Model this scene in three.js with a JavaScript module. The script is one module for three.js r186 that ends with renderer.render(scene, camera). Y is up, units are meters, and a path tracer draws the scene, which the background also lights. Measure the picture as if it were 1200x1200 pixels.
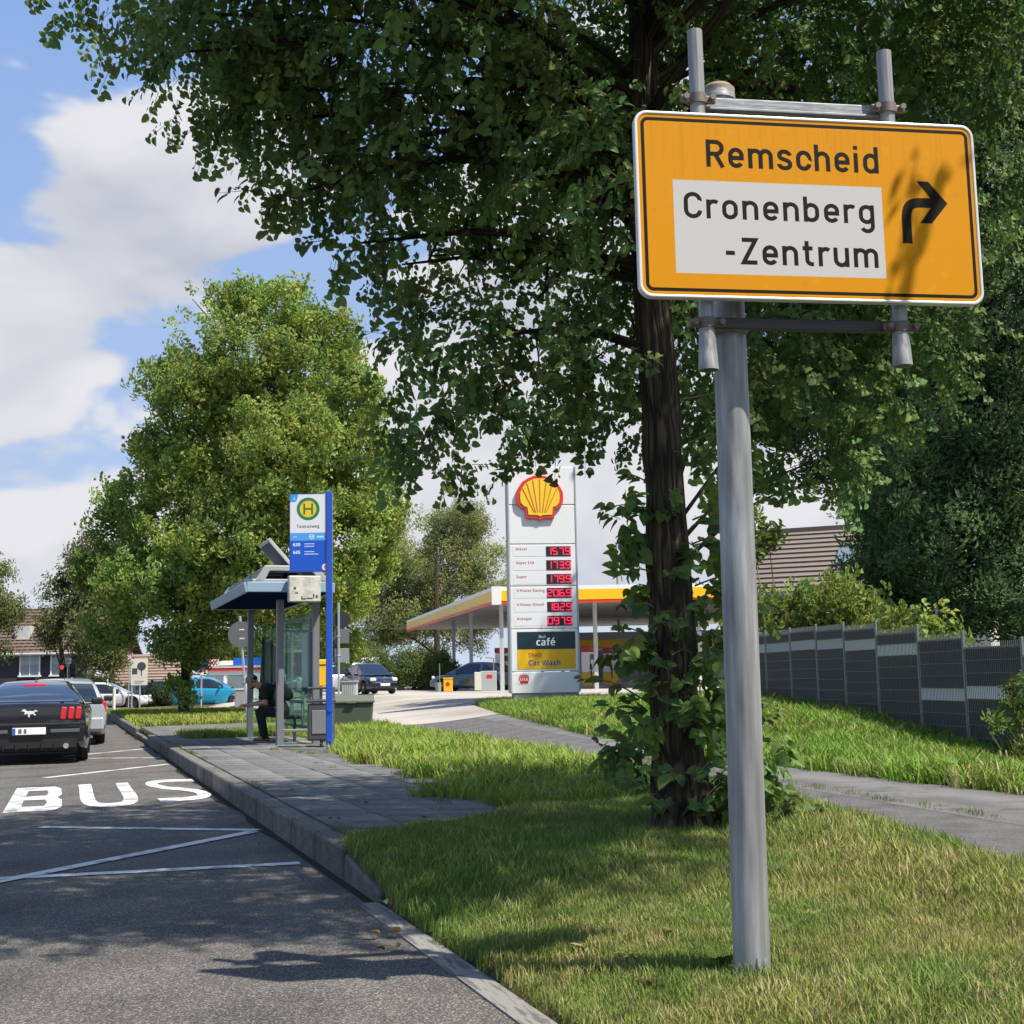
import * as THREE from 'three';
import { mergeGeometries, mergeVertices } from 'three/addons/utils/BufferGeometryUtils.js';
import { RoundedBoxGeometry } from 'three/addons/geometries/RoundedBoxGeometry.js';
import { MarchingCubes } from 'three/addons/objects/MarchingCubes.js';

// ---------------------------------------------------------------- camera, sky, sun, exposure
const EYE = 1.27, FOCAL = 1530, PITCH = Math.atan(195 / FOCAL), ROLL = 0.0186;
const scene = new THREE.Scene();
const camera = new THREE.PerspectiveCamera(2 * Math.atan(600 / FOCAL) * 180 / Math.PI, 1, 0.1, 3000);
camera.position.set(0, EYE, 0);
camera.rotation.set(PITCH, 0, -ROLL);
camera.updateMatrixWorld(true);
const renderer = new THREE.WebGLRenderer({ antialias: true });
renderer.toneMapping = THREE.LinearToneMapping;
renderer.toneMappingExposure = 1.9;
renderer.shadowMap.enabled = true;

const SUN = new THREE.Vector3(0.474, 0.839, 0.267).normalize();
const sun = new THREE.DirectionalLight(new THREE.Color(1.0, 0.93, 0.82), 4.2);
sun.position.copy(SUN).multiplyScalar(120);
sun.target.position.set(0, 0, -20);
sun.position.add(sun.target.position);
sun.castShadow = true;
sun.shadow.mapSize.set(4096, 4096);
Object.assign(sun.shadow.camera, { left: -70, right: 70, top: 70, bottom: -70, near: 1, far: 300 });
scene.add(sun, sun.target);

const V = (x, y, z) => new THREE.Vector3(x, y, z);
// seeded random numbers and noise
function rng(seed) { let a = seed >>> 0; return () => { a = (a + 0x6d2b79f5) | 0; let t = Math.imul(a ^ (a >>> 15), 1 | a); t = (t + Math.imul(t ^ (t >>> 7), 61 | t)) ^ t; return ((t ^ (t >>> 14)) >>> 0) / 4294967296; }; }
const hash3 = (x, y, z) => { let h = Math.imul(x | 0, 374761393) + Math.imul(y | 0, 668265263) + Math.imul(z | 0, 2147483647 ^ 1274126177); h = Math.imul(h ^ (h >>> 13), 1274126177); h ^= h >>> 16; return (h >>> 0) / 4294967296; };
const sm = (t) => t * t * (3 - 2 * t), lerp = (a, b, t) => a + (b - a) * t, clamp = (x, a = 0, b = 1) => Math.min(b, Math.max(a, x));
const sstep = (a, b, x) => sm(clamp((x - a) / (b - a)));
function noise3(x, y, z) {
  const ix = Math.floor(x), iy = Math.floor(y), iz = Math.floor(z), u = sm(x - ix), v = sm(y - iy), w = sm(z - iz);
  const q = (a, b) => lerp(hash3(ix, iy + a, iz + b), hash3(ix + 1, iy + a, iz + b), u);
  return lerp(lerp(q(0, 0), q(1, 0), v), lerp(q(0, 1), q(1, 1), v), w);
}
function fbm3(x, y, z, n = 4) { let s = 0, a = 0.5, k = 0; for (let i = 0; i < n; i++, a *= 0.5) { s += a * noise3(x, y, z); k += a; x = x * 2.03 + 17; y = y * 2.03 + 5; z = z * 2.03 + 11; } return s / k; }
function tileNoise(x, y, p, seed) {      // noise that repeats after p cells
  const ix = Math.floor(x), iy = Math.floor(y), u = sm(x - ix), v = sm(y - iy), m = (k) => ((k % p) + p) % p;
  return lerp(lerp(hash3(m(ix), m(iy), seed), hash3(m(ix + 1), m(iy), seed), u), lerp(hash3(m(ix), m(iy + 1), seed), hash3(m(ix + 1), m(iy + 1), seed), u), v);
}
function tileNoise2(x, y, p, q, seed) { const ix = Math.floor(x), iy = Math.floor(y), u = sm(x - ix), v = sm(y - iy), m = (k, n) => ((k % n) + n) % n; return lerp(lerp(hash3(m(ix, p), m(iy, q), seed), hash3(m(ix + 1, p), m(iy, q), seed), u), lerp(hash3(m(ix, p), m(iy + 1, q), seed), hash3(m(ix + 1, p), m(iy + 1, q), seed), u), v); }
const longFbm = (u, v, p, q, n, seed) => { let s = 0, a = 0.5, k = 0; for (let i = 0; i < n; i++, a *= 0.5, p *= 2, q *= 2) { s += a * tileNoise2(u * p, v * q, p, q, seed + i); k += a; } return s / k; };
const tileFbm = (u, v, p, n, seed) => { let s = 0, a = 0.5, k = 0; for (let i = 0; i < n; i++, a *= 0.5, p *= 2) { s += a * tileNoise(u * p, v * p, p, seed + i); k += a; } return s / k; };

// the sky: blue above, paler towards the horizon, soft cumulus clouds
{
  // the larger cloud masses and gaps: direction, size in degrees, strength
  const masses = [[190, 190, 5.5, 0.16], [90, 250, 6, 0.12], [260, 250, 4, 0.1], [60, 390, 5, 0.14], [150, 420, 5, 0.1], [40, 540, 5, 0.12], [60, 70, 6, -0.25], [20, 170, 4, -0.12], [130, 305, 3, -0.08], [360, 300, 5, -0.14], [170, 560, 4, -0.06], [700, 520, 14, 0.16], [500, 560, 8, 0.08]].map(([px, py, sz, a]) => {
    const d = V(0, 0, -1).applyQuaternion(camera.quaternion).addScaledVector(V(1, 0, 0).applyQuaternion(camera.quaternion), (px - 600) / FOCAL).addScaledVector(V(0, 1, 0).applyQuaternion(camera.quaternion), -(py - 600) / FOCAL).normalize(); return [d, Math.PI / 180 * sz, a]; });
  const massAt = (x, y, z) => { let s = 0; for (const [d, r, a] of masses) { const c = 1 - (x * d.x + y * d.y + z * d.z); if (c < r * r * 3) s += a * Math.exp(-2 * c / (r * r)); } return s; };
  const w = 4096, h = 2048, data = new Float32Array(w * h * 4);
  for (let j = 0; j < h; j++) {
    const el = ((j + 0.5) / h - 0.5) * Math.PI, y = Math.sin(el);
    for (let i = 0; i < w; i++) {
      const az = ((i + 0.5) / w - 0.5) * 2 * Math.PI, x = Math.cos(az) * Math.cos(el), z = Math.sin(az) * Math.cos(el), o = (j * w + i) * 4;
      const t = Math.pow(clamp(y / 0.75), 0.62);
      let r = lerp(0.33, 0.08, t), g = lerp(0.395, 0.172, t), b = lerp(0.48, 0.40, t);
      const glow = Math.pow(clamp(x * SUN.x + y * SUN.y + z * SUN.z), 6) * 0.1; r += glow; g += glow; b += glow * 0.9;
      if (y > -0.02) {
        const e2 = el * 2.1;      // clouds are wider than tall
        const wx = fbm3(x * 5 + 3, e2 * 5, z * 5, 3) - 0.5, wz = fbm3(x * 5, e2 * 5 + 9, z * 5 + 4, 3) - 0.5;
        const d = fbm3(x * 5.2 + wx * 0.7 + 20.6, e2 * 5.2 + wz * 0.7 + 1.6, z * 5.2 + 9.3, 7) + (noise3(x * 60, e2 * 60, z * 60) - 0.5) * 0.022 + (noise3(x * 130, e2 * 130, z * 130) - 0.5) * 0.012;
        const cover = -massAt(x, y, z) * 0.75 + lerp(0.6, 0.5, 1 - clamp(y / 0.62));
        const a = sstep(cover - 0.02, cover + 0.055, d) * sstep(-0.01, 0.1, y);
        const thick = clamp((d - cover) * 4.5), up = fbm3(x * 5.2 + wx * 0.7 + 20.6, (el + 0.035) * 2.1 * 5.2 + wz * 0.7 + 1.6, z * 5.2 + 9.3, 4);
        const lit = clamp(0.86 - (up - d) * 3.4 - thick * 0.3);
        const cr = lerp(0.28, 0.44, lit), cg = lerp(0.295, 0.435, lit), cb = lerp(0.335, 0.445, lit);
        r = lerp(r, cr, a * 0.94); g = lerp(g, cg, a * 0.94); b = lerp(b, cb, a * 0.94);
      }
      if (y < 0) { r = 0.30; g = 0.33; b = 0.34; }
      data[o] = r; data[o + 1] = g; data[o + 2] = b; data[o + 3] = 1;
    }
  }
  const sky = new THREE.DataTexture(data, w, h, THREE.RGBAFormat, THREE.FloatType);
  sky.mapping = THREE.EquirectangularReflectionMapping; sky.magFilter = THREE.LinearFilter; sky.needsUpdate = true;
  scene.background = sky; scene.environment = sky;
}

// ---------------------------------------------------------------- helpers
const taken = {};
function numbered(n) { if (taken[n] === undefined) { taken[n] = 0; return n; } taken[n]++; return n + '_' + String(taken[n]).padStart(3, '0'); }
function thing(name, label, category, [x, y, z] = [0, 0, 0], turn = 0, group) {
  const o = new THREE.Group(); o.name = numbered(name); o.position.set(x, y, z); o.rotation.y = turn;
  o.userData = { label, category }; if (group) o.userData.group = group; scene.add(o); return o;
}
function part(parent, name, geo, mat, label) {
  const m = new THREE.Mesh(Array.isArray(geo) ? mg(geo) : geo, mat); m.name = name; m.castShadow = m.receiveShadow = true;
  if (label) m.userData.label = label; parent.add(m); return m;
}
function struct(name, geo, mat) { const m = part(scene, numbered(name), geo, mat); m.userData.kind = 'structure'; return m; }
function copy(src, label, [x, y, z], turn = src.rotation.y) {
  const c = src.clone(); c.name = numbered(src.name.replace(/_\d{3}$/, '')); c.userData = { ...src.userData, label }; c.position.set(x, y, z); c.rotation.y = turn; scene.add(c); return c;
}
function mg(list) {
  return mergeGeometries(list.map((g) => {
    g = g.index ? g.toNonIndexed() : g;
    const n = new THREE.BufferGeometry();
    n.setAttribute('position', g.attributes.position); if (!g.attributes.normal) g.computeVertexNormals();
    n.setAttribute('normal', g.attributes.normal);
    n.setAttribute('uv', g.attributes.uv || new THREE.BufferAttribute(new Float32Array(g.attributes.position.count * 2), 2));
    return n;
  }));
}
const put = (g, x = 0, y = 0, z = 0, rx = 0, ry = 0, rz = 0) => { if (rx || ry || rz) g.applyMatrix4(new THREE.Matrix4().makeRotationFromEuler(new THREE.Euler(rx, ry, rz))); return g.translate(x, y, z); };
const bx = (w, h, d, x, y, z, rx, ry, rz) => put(new THREE.BoxGeometry(w, h, d), x, y, z, rx, ry, rz);
const rb = (w, h, d, x, y, z, r = 0.01, rx, ry, rz) => put(new RoundedBoxGeometry(w, h, d, 2, Math.min(r, w / 2.1, h / 2.1, d / 2.1)), x, y, z, rx, ry, rz);
const cy = (r1, r2, h, x, y, z, seg = 16, rx, ry, rz) => put(new THREE.CylinderGeometry(r1, r2, h, seg), x, y, z, rx, ry, rz);
function bar(p, q, r1, r2 = r1, seg = 8) {      // a round bar from p to q
  const d = q.clone().sub(p), g = new THREE.CylinderGeometry(r2, r1, d.length(), seg);
  g.applyQuaternion(new THREE.Quaternion().setFromUnitVectors(V(0, 1, 0), d.clone().normalize()));
  return g.translate((p.x + q.x) / 2, (p.y + q.y) / 2, (p.z + q.z) / 2);
}
function tube(pts, r0, r1, seg = 7, n = 10, wob = 0) {      // a tapered tube through points
  const c = new THREE.CatmullRomCurve3(pts), f = c.computeFrenetFrames(n), pos = [], uv = [], idx = [], len = c.getLength();
  for (let i = 0; i <= n; i++) {
    const p = c.getPoint(i / n), r = lerp(r0, r1, i / n);
    for (let j = 0; j <= seg; j++) {
      const a = (j % seg) / seg * Math.PI * 2, k = r * (1 + wob * (noise3(Math.cos(a) * 1.7 + 9, i * 0.55, Math.sin(a) * 1.7 + 3) - 0.5));
      pos.push(p.x + (f.normals[i].x * Math.cos(a) + f.binormals[i].x * Math.sin(a)) * k, p.y + (f.normals[i].y * Math.cos(a) + f.binormals[i].y * Math.sin(a)) * k, p.z + (f.normals[i].z * Math.cos(a) + f.binormals[i].z * Math.sin(a)) * k);
      uv.push(j / seg * Math.max(1, Math.round(r0 * 6.28 / 0.5)), i / n * len);
    }
  }
  for (let i = 0; i < n; i++) for (let j = 0; j < seg; j++) { const a = i * (seg + 1) + j, b = a + seg + 1; idx.push(a, b, a + 1, b, b + 1, a + 1); }
  const g = new THREE.BufferGeometry(); g.setAttribute('position', new THREE.Float32BufferAttribute(pos, 3)); g.setAttribute('uv', new THREE.Float32BufferAttribute(uv, 2)); g.setIndex(idx); g.computeVertexNormals();
  return g;
}
function extr(pts, depth, bevel = 0, holes) {      // outline in x, y pushed along z, centred on z = 0
  const s = pts instanceof THREE.Shape ? pts : new THREE.Shape(pts.map((p) => new THREE.Vector2(p[0], p[1])));
  const g = new THREE.ExtrudeGeometry(s, { depth: depth - 2 * bevel, bevelEnabled: bevel > 0, bevelSize: bevel, bevelThickness: bevel, bevelSegments: 2, bevelOffset: -bevel, curveSegments: 10 });
  return g.translate(0, 0, -(depth - 2 * bevel) / 2);
}
function rrect(w, h, r) { const s = new THREE.Shape(), x = -w / 2, y = -h / 2; s.moveTo(x + r, y); s.lineTo(x + w - r, y); s.absarc(x + w - r, y + r, r, -Math.PI / 2, 0); s.lineTo(x + w, y + h - r); s.absarc(x + w - r, y + h - r, r, 0, Math.PI / 2); s.lineTo(x + r, y + h); s.absarc(x + r, y + h - r, r, Math.PI / 2, Math.PI); s.lineTo(x, y + r); s.absarc(x + r, y + r, r, Math.PI, Math.PI * 1.5); return s; }

// a point of the photograph's frame carried out to a distance (used once, to lay the place out in metres)
const eyeAxes = [V(1, 0, 0), V(0, 1, 0), V(0, 0, -1)].map((v) => v.applyQuaternion(camera.quaternion));
function at(px, py, depth) { const d = eyeAxes[2].clone().addScaledVector(eyeAxes[0], (px - 600) / FOCAL).addScaledVector(eyeAxes[1], -(py - 600) / FOCAL); return d.multiplyScalar(depth / -d.z).add(camera.position); }

// road coordinates: s metres to the right of the kerb line, t metres along it; G is the height of the ground there
const K0 = [0.1, -5.04], DIR = [-0.3245, -0.9459], NRM = [0.9459, -0.3245], ROAD_TURN = Math.atan2(0.3245, 0.9459);
const RC = (s, t) => [K0[0] + NRM[0] * s + DIR[0] * t, K0[1] + NRM[1] * s + DIR[1] * t];
const toRC = (x, z) => [(x - K0[0]) * NRM[0] + (z - K0[1]) * NRM[1], (x - K0[0]) * DIR[0] + (z - K0[1]) * DIR[1]];
const table = (rows, x) => { if (x <= rows[0][0]) return rows[0][1]; for (let i = 1; i < rows.length; i++) if (x < rows[i][0]) return lerp(rows[i - 1][1], rows[i][1], (x - rows[i - 1][0]) / (rows[i][0] - rows[i - 1][0])); return rows[rows.length - 1][1]; };
function G(s, t) {
  const verge = lerp(0.025 + 0.115 * sstep(0, 0.9, s), 0.2, sstep(1.6, 4.2, t + clamp(s, 0, 2.5) * 0.6));
  const side = table([[0, -0.1], [9, -0.1], [10.9, -0.06], [12.7, 0.07], [15.9, 0.36], [22.3, 0.68], [30, 0.61], [100, 0.64]], t);
  const near = lerp(verge, 0.03, sstep(46, 60, t));
  return lerp(near, lerp(0.2, side, sstep(5.6, 11.2, s)) * (t > 100 ? lerp(1, 0.1, sstep(110, 200, t)) : 1), s < 5.6 ? 0 : sstep(5.6, 6.2, s));
}
const gxz = (x, z) => G(...toRC(x, z));
const onRoad = (s, t, y) => { const [x, z] = RC(s, t); return [x, y === undefined ? G(s, t) : y, z]; };
function ribbon(A, B, off, nu, nv, flat) {      // a sheet between two lines given in (s, t), laid on the ground
  const pos = [], uv = [], idx = [], along = (L, k) => { const f = k * (L.length - 1), i = Math.min(L.length - 2, Math.floor(f)); return [lerp(L[i][0], L[i + 1][0], f - i), lerp(L[i][1], L[i + 1][1], f - i)]; };
  for (let i = 0; i <= nv; i++) for (let j = 0; j <= nu; j++) {
    const a = along(A, i / nv), b = along(B, i / nv), s = lerp(a[0], b[0], j / nu), t = lerp(a[1], b[1], j / nu), [x, z] = RC(s, t);
    pos.push(x, (flat === undefined ? G(s, t) : flat) + off, z); uv.push(s, t);
  }
  for (let i = 0; i < nv; i++) for (let j = 0; j < nu; j++) { const a = i * (nu + 1) + j, b = a + nu + 1; idx.push(a, a + 1, b, b, a + 1, b + 1); }
  const g = new THREE.BufferGeometry(); g.setAttribute('position', new THREE.Float32BufferAttribute(pos, 3)); g.setAttribute('uv', new THREE.Float32BufferAttribute(uv, 2)); g.setIndex(idx); g.computeVertexNormals();
  if (g.attributes.normal.getY(0) < 0) { g.setIndex(idx.flatMap((_, k) => (k % 3 === 0 ? [idx[k], idx[k + 2], idx[k + 1]] : []))); g.computeVertexNormals(); }
  return g;
}

// ---------------------------------------------------------------- textures and materials
function tex(n, f, srgb, rep = 1) {
  const d = new Uint8Array(n * n * 4);
  for (let j = 0; j < n; j++) for (let i = 0; i < n; i++) { const c = f(i / n, j / n, i, j), o = (j * n + i) * 4; for (let k = 0; k < 3; k++) d[o + k] = clamp(c[k] ?? c, 0, 1) * 255; d[o + 3] = 255; }
  const t = new THREE.DataTexture(d, n, n); t.wrapS = t.wrapT = THREE.RepeatWrapping; t.magFilter = THREE.LinearFilter; t.minFilter = THREE.LinearMipmapLinearFilter; t.repeat.set(rep, rep);
  if (srgb) t.colorSpace = THREE.SRGBColorSpace; t.needsUpdate = true; return t;
}
function canvasTex(w, h, draw) { const c = document.createElement('canvas'); c.width = w; c.height = h; const x = c.getContext('2d'); draw(x, w, h); const t = new THREE.CanvasTexture(c); t.colorSpace = THREE.SRGBColorSpace; return t; }
const S = (r, g, b, rough = 0.7, more = {}) => { const c = new THREE.Color(); c.setRGB(r, g, b); return new THREE.MeshStandardMaterial({ color: c, roughness: rough, ...more }); };
const P = (r, g, b, rough = 0.4, more = {}) => { const c = new THREE.Color(); c.setRGB(r, g, b); return new THREE.MeshPhysicalMaterial({ color: c, roughness: rough, ...more }); };
const rep = (t, a, b = a) => { const c = t.clone(); c.repeat.set(a, b); c.needsUpdate = true; return c; };
const R0 = rng(11);
const grains = new Float32Array(512 * 512).map(() => R0());
const grain = (i, j) => grains[((j & 511) << 9) | (i & 511)];
const asphaltBump = tex(1024, (u, v, i, j) => { const g = grain(i >> 2, j >> 2) * 0.45 + grain((i >> 1) + 77, j >> 1) * 0.35 + grain(i + 31, j + 9) * 0.2; return g * 0.75 + 0.25 * tileFbm(u, v, 64, 2, 3); });
const asphaltMap = tex(1024, (u, v, i, j) => {
  const g = grain(i >> 2, j >> 2) * 0.4 + grain((i >> 1) + 77, j >> 1) * 0.4 + grain(i + 31, j + 9) * 0.2, big = tileFbm(u, v, 4, 4, 8), k = 0.44 + 0.85 * Math.pow(g, 1.4) + (big - 0.5) * 0.42 + (g > 0.72 ? 0.35 : 0) - (g < 0.32 ? 0.1 : 0);
  return [0.5 * k, 0.49 * k, 0.475 * k];
}, true);
const softMap = tex(512, (u, v, i, j) => { const k = 0.72 + 0.36 * tileFbm(u, v, 4, 6, 21) + 0.1 * (grain(i, j) - 0.5); return [k, k, k]; }, true);
const wearMap = tex(512, (u, v) => { const k = 0.74 + 0.26 * sstep(0.34, 0.5, tileFbm(u, v, 8, 5, 33)); return [k, k, k]; }, true);
const stainMap = tex(512, (u, v, i, j) => { const a = tileFbm(u, v, 5, 6, 121), k = 0.66 + 0.34 * a + 0.3 * (grain(i, j) - 0.5) - 0.1 * sstep(0.6, 0.7, tileFbm(u, v, 9, 4, 127)); return [k, k, k * 0.985]; }, true);
const softBump = tex(512, (u, v, i, j) => tileFbm(u, v, 16, 4, 51) * 0.7 + grain(i, j) * 0.3);
const barkMap = tex(512, (u, v, i, j) => { const r = Math.abs(longFbm(u + tileNoise2(u * 8, v * 8, 8, 8, 2) * 0.02, v, 14, 4, 3, 71) - 0.5) * 4, k = 0.35 + 0.55 * clamp(r) + 0.2 * (tileFbm(u, v, 4, 4, 5) - 0.5); return [0.5 * k, 0.46 * k, 0.38 * k]; }, true);
const barkBump = tex(512, (u, v) => clamp(Math.abs(longFbm(u + tileNoise2(u * 8, v * 8, 8, 8, 2) * 0.02, v, 14, 4, 3, 71) - 0.5) * 4));
const soilMap = tex(1024, (u, v, i, j) => {
  const a = tileFbm(u, v, 6, 5, 91), b = tileFbm(u, v, 40, 3, 95), g = grain(i >> 1, j >> 1), st = clamp((a - 0.42) * 5 + (b - 0.5) * 1.5), k = 0.7 + 0.5 * g;
  return [lerp(0.25, 0.46, st) * k, lerp(0.33, 0.42, st) * k, lerp(0.13, 0.22, st) * k];
}, true);
const zinc = tex(512, (u, v, i, j) => { const k = 0.5 + 0.26 * longFbm(u, v, 16, 4, 4, 41) + 0.44 * (tileFbm(u, v, 4, 5, 43) - 0.1); return [k, k, k * 1.01]; }, true);

const M = {
  asphalt: S(0.6, 0.585, 0.56, 0.95, { map: rep(asphaltMap, 0.5), bumpMap: rep(asphaltBump, 0.5), bumpScale: 0.006 }),
  asphaltFar: S(0.58, 0.57, 0.56, 0.92, { map: rep(asphaltMap, 0.4) }),
  path: S(0.62, 0.62, 0.66, 0.9, { map: rep(asphaltMap, 1.1), bumpMap: rep(asphaltBump, 1.1), bumpScale: 0.003 }),
  apron: S(0.42, 0.385, 0.335, 0.9, { map: rep(softMap, 0.12), bumpMap: rep(softBump, 0.8), bumpScale: 0.004 }),
  paint: S(0.6, 0.6, 0.575, 0.7, { map: rep(wearMap, 0.9), bumpMap: rep(asphaltBump, 0.7), bumpScale: 0.003 }),
  gutter: S(0.25, 0.245, 0.225, 0.85, { map: rep(wearMap, 0.8), bumpMap: rep(asphaltBump, 1), bumpScale: 0.002 }),
  soil: S(0.52, 0.56, 0.5, 1, { map: rep(soilMap, 0.55), bumpMap: rep(softBump, 1.5), bumpScale: 0.03 }),
  kerb: [0.15, 0.195, 0.17].map((k) => S(k * 1.12, k * 1.06, k * 0.94, 0.9, { map: rep(stainMap, 1.2), bumpMap: rep(asphaltBump, 2), bumpScale: 0.002 })),
  slab: [0.15, 0.175, 0.2, 0.165].map((k) => S(k * 1.15, k * 1.12, k * 1.1, 0.92, { map: rep(stainMap, 0.43), bumpMap: rep(asphaltBump, 2), bumpScale: 0.002 })),
  zinc: S(0.4, 0.405, 0.39, 0.5, { metalness: 0.25, map: rep(zinc, 2, 0.8), bumpMap: rep(zinc, 2, 0.8), bumpScale: 0.002 }),
  zincDull: S(0.36, 0.37, 0.38, 0.55, { metalness: 0.4, map: rep(zinc, 2, 2) }),
  alu: S(0.62, 0.63, 0.64, 0.35, { metalness: 0.7 }),
  white: S(0.78, 0.78, 0.77, 0.45), cream: S(0.66, 0.63, 0.53, 0.6), offWhite: S(0.6, 0.6, 0.57, 0.6, { map: rep(softMap, 0.5) }),
  black: S(0.012, 0.012, 0.013, 0.5), rubber: S(0.016, 0.016, 0.016, 0.85), darkGrey: S(0.06, 0.062, 0.066, 0.5), grey: S(0.2, 0.205, 0.21, 0.5), midGrey: S(0.3, 0.3, 0.3, 0.6),
  glass: P(1, 1, 1, 0.02, { transmission: 1, thickness: 0, ior: 1.5 }), glassGreen: P(0.78, 0.9, 0.86, 0.03, { transmission: 1, thickness: 0, ior: 1.5 }),
  carGlass: P(0.012, 0.015, 0.018, 0.03, { clearcoat: 1 }), windowGlass: P(0.16, 0.2, 0.21, 0.08, { clearcoat: 1 }),
  chrome: S(0.8, 0.8, 0.8, 0.15, { metalness: 1 }), redLens: P(0.55, 0.015, 0.02, 0.2, { clearcoat: 1 }), lamp: P(0.75, 0.76, 0.78, 0.1, { clearcoat: 1 }),
  blue: P(0.012, 0.075, 0.46, 0.35, { clearcoat: 0.5 }), red: S(0.55, 0.02, 0.02, 0.4), yellow: S(0.85, 0.47, 0.01, 0.4), signBlue: S(0.01, 0.11, 0.5, 0.4),
  bark: S(0.62, 0.54, 0.46, 0.95, { map: rep(barkMap, 1, 0.7), bumpMap: rep(barkBump, 1, 0.7), bumpScale: 0.03 }), wood: S(0.2, 0.14, 0.08, 0.8),
};

// ---------------------------------------------------------------- the ground, the road and the pavements
{
  const ss = [-500, -250, -120, -60, -30, -14, -6, -3, -1, 0.012, 0.05, 0.12, 0.3, 0.6, 0.9, 1.2, 1.6, 2, 2.5, 3, 3.5, 4, 4.5, 5, 5.5, 6, 6.5, 7, 7.5, 8, 8.5, 9, 9.5, 10, 10.5, 11, 11.5, 12, 12.5, 13, 14, 16, 19, 24, 32, 45, 70, 120, 250, 500];
  const ts = [-300, -80, -30, -12]; for (let t = -8; t < 34; t += 0.6) ts.push(t); for (let t = 34; t < 62; t += 2) ts.push(t); ts.push(66, 72, 80, 90, 100, 110, 125, 150, 200, 300, 500, 900);
  const pos = [], uv = [], idx = [], n = ss.length;
  ts.forEach((t) => ss.forEach((s) => { const [x, z] = RC(s, t); pos.push(x, s < (t < 2.8 ? 0.03 : 0.09) ? -0.06 : G(s, t) - (t > 60 && s < 40 ? 0.03 : 0) + (s > 0.3 && s < 9 && t < 30 ? (noise3(s * 2.3, t * 2.3, 4) - 0.5) * 0.02 : 0), z); uv.push(s, t); }));
  for (let i = 0; i < ts.length - 1; i++) for (let j = 0; j < n - 1; j++) { const a = i * n + j, b = a + n; idx.push(a, a + 1, b, b, a + 1, b + 1); }
  const g = new THREE.BufferGeometry(); g.setAttribute('position', new THREE.Float32BufferAttribute(pos, 3)); g.setAttribute('uv', new THREE.Float32BufferAttribute(uv, 2)); g.setIndex(idx); g.computeVertexNormals();
  if (g.attributes.normal.getY(5000) < 0) { for (let k = 0; k < idx.length; k += 3) [idx[k + 1], idx[k + 2]] = [idx[k + 2], idx[k + 1]]; g.setIndex(idx); g.computeVertexNormals(); }
  struct('ground', g, M.soil);
}
struct('road', ribbon([[-16, -30], [-16, 400]], [[0.03, -30], [0.03, 400]], 0, 10, 80, 0), M.asphalt);
struct('side_street', ribbon([[0.0, 66], [0, 82]], [[90, 66], [90, 82]], 0.01, 30, 6), M.asphaltFar);
struct('path', ribbon([[2.75, -3], [2.95, 0.9], [3.2, 2.9], [3.9, 6.8], [4.48, 10.6], [4.8, 16], [5.15, 25.6]], [[4.45, -3], [4.45, 0.9], [4.47, 2.9], [4.8, 6.8], [5.45, 10.6], [6.65, 16], [7.65, 25.6]], 0.012, 8, 60), M.path);
struct('path_edge', ribbon([[4.46, -3], [4.46, 0.9], [4.48, 2.9], [4.81, 6.8], [5.46, 10.6], [6.66, 16], [7.66, 25.6]], [[6.05, -3], [6.03, 0.9], [6, 2.9], [6.04, 6.8], [6.25, 10.6], [7.0, 16], [8.25, 25.6]], 0.012, 4, 60), M.slab[1]);
struct('forecourt', ribbon([[5.2, 25.7], [5, 32], [5, 60], [5, 115]], [[8.3, 25.7], [9.6, 32.4], [60, 35], [90, 115]], 0.014, 60, 40), M.apron);
struct('driveway', ribbon([[0.17, 24.6], [0.17, 30.5]], [[5.1, 25.9], [4.9, 32]], 0.012, 8, 10), M.slab[3]);

// kerb stones, flush edging stones, paving slabs
{
  const kerb = new THREE.Group(); kerb.name = 'kerb'; kerb.userData.kind = 'structure'; scene.add(kerb);
  const geo = new RoundedBoxGeometry(0.17, 0.34, 0.978, 2, 0.025), R = rng(5);
  for (let k = 0; k < 46; k++) {
    const t = 3.3 + k, drop = k > 21 && k < 27 ? 0.1 : 0, st = part(kerb, 'kerb_stone', geo, M.kerb[Math.floor(R() * 3)]), [x, z] = RC(0.085 + (R() - 0.5) * 0.012, t);
    st.position.set(x, Math.min(0.205, G(0.2, t) + 0.03) - 0.17 - drop + (R() - 0.5) * 0.008, z); st.rotation.y = ROAD_TURN + (R() - 0.5) * 0.008;
  }
  kerb.children[0].position.y -= 0.07; kerb.children[0].rotation.set(0.11, ROAD_TURN, 0, 'YXZ');
  const edge = new THREE.Group(); edge.name = 'gutter_edge'; edge.userData.kind = 'structure'; scene.add(edge);
  const eg = new THREE.BoxGeometry(0.125, 0.06, 0.992);
  for (let k = 0; k < 9; k++) { const e = part(edge, 'edging_stone', eg, M.gutter), [x, z] = RC(-0.045, 2.36 - k); e.position.set(x, -0.022 + (R() - 0.5) * 0.004, z); e.rotation.y = ROAD_TURN; }
  const walk = new THREE.Group(); walk.name = 'pavement'; walk.userData.kind = 'structure'; scene.add(walk);
  const sg = new RoundedBoxGeometry(0.493, 0.05, 0.493, 1, 0.006);
  for (let i = 0; i < 5; i++) for (let k = 0; k < 42; k++) {
    const s = 0.42 + i * 0.5, t = 4 + k * 0.5 + (i % 2) * 0.25; if (t < 4.4 && i > 3) continue;
    const m = part(walk, 'paving_slab', sg, M.slab[Math.floor(R() * 4)]), [x, z] = RC(s, t);
    m.position.set(x, G(s, t) - 0.012 + (R() - 0.5) * 0.006, z); m.rotation.set((R() - 0.5) * 0.008, ROAD_TURN, (R() - 0.5) * 0.008);
  }
}
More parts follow.
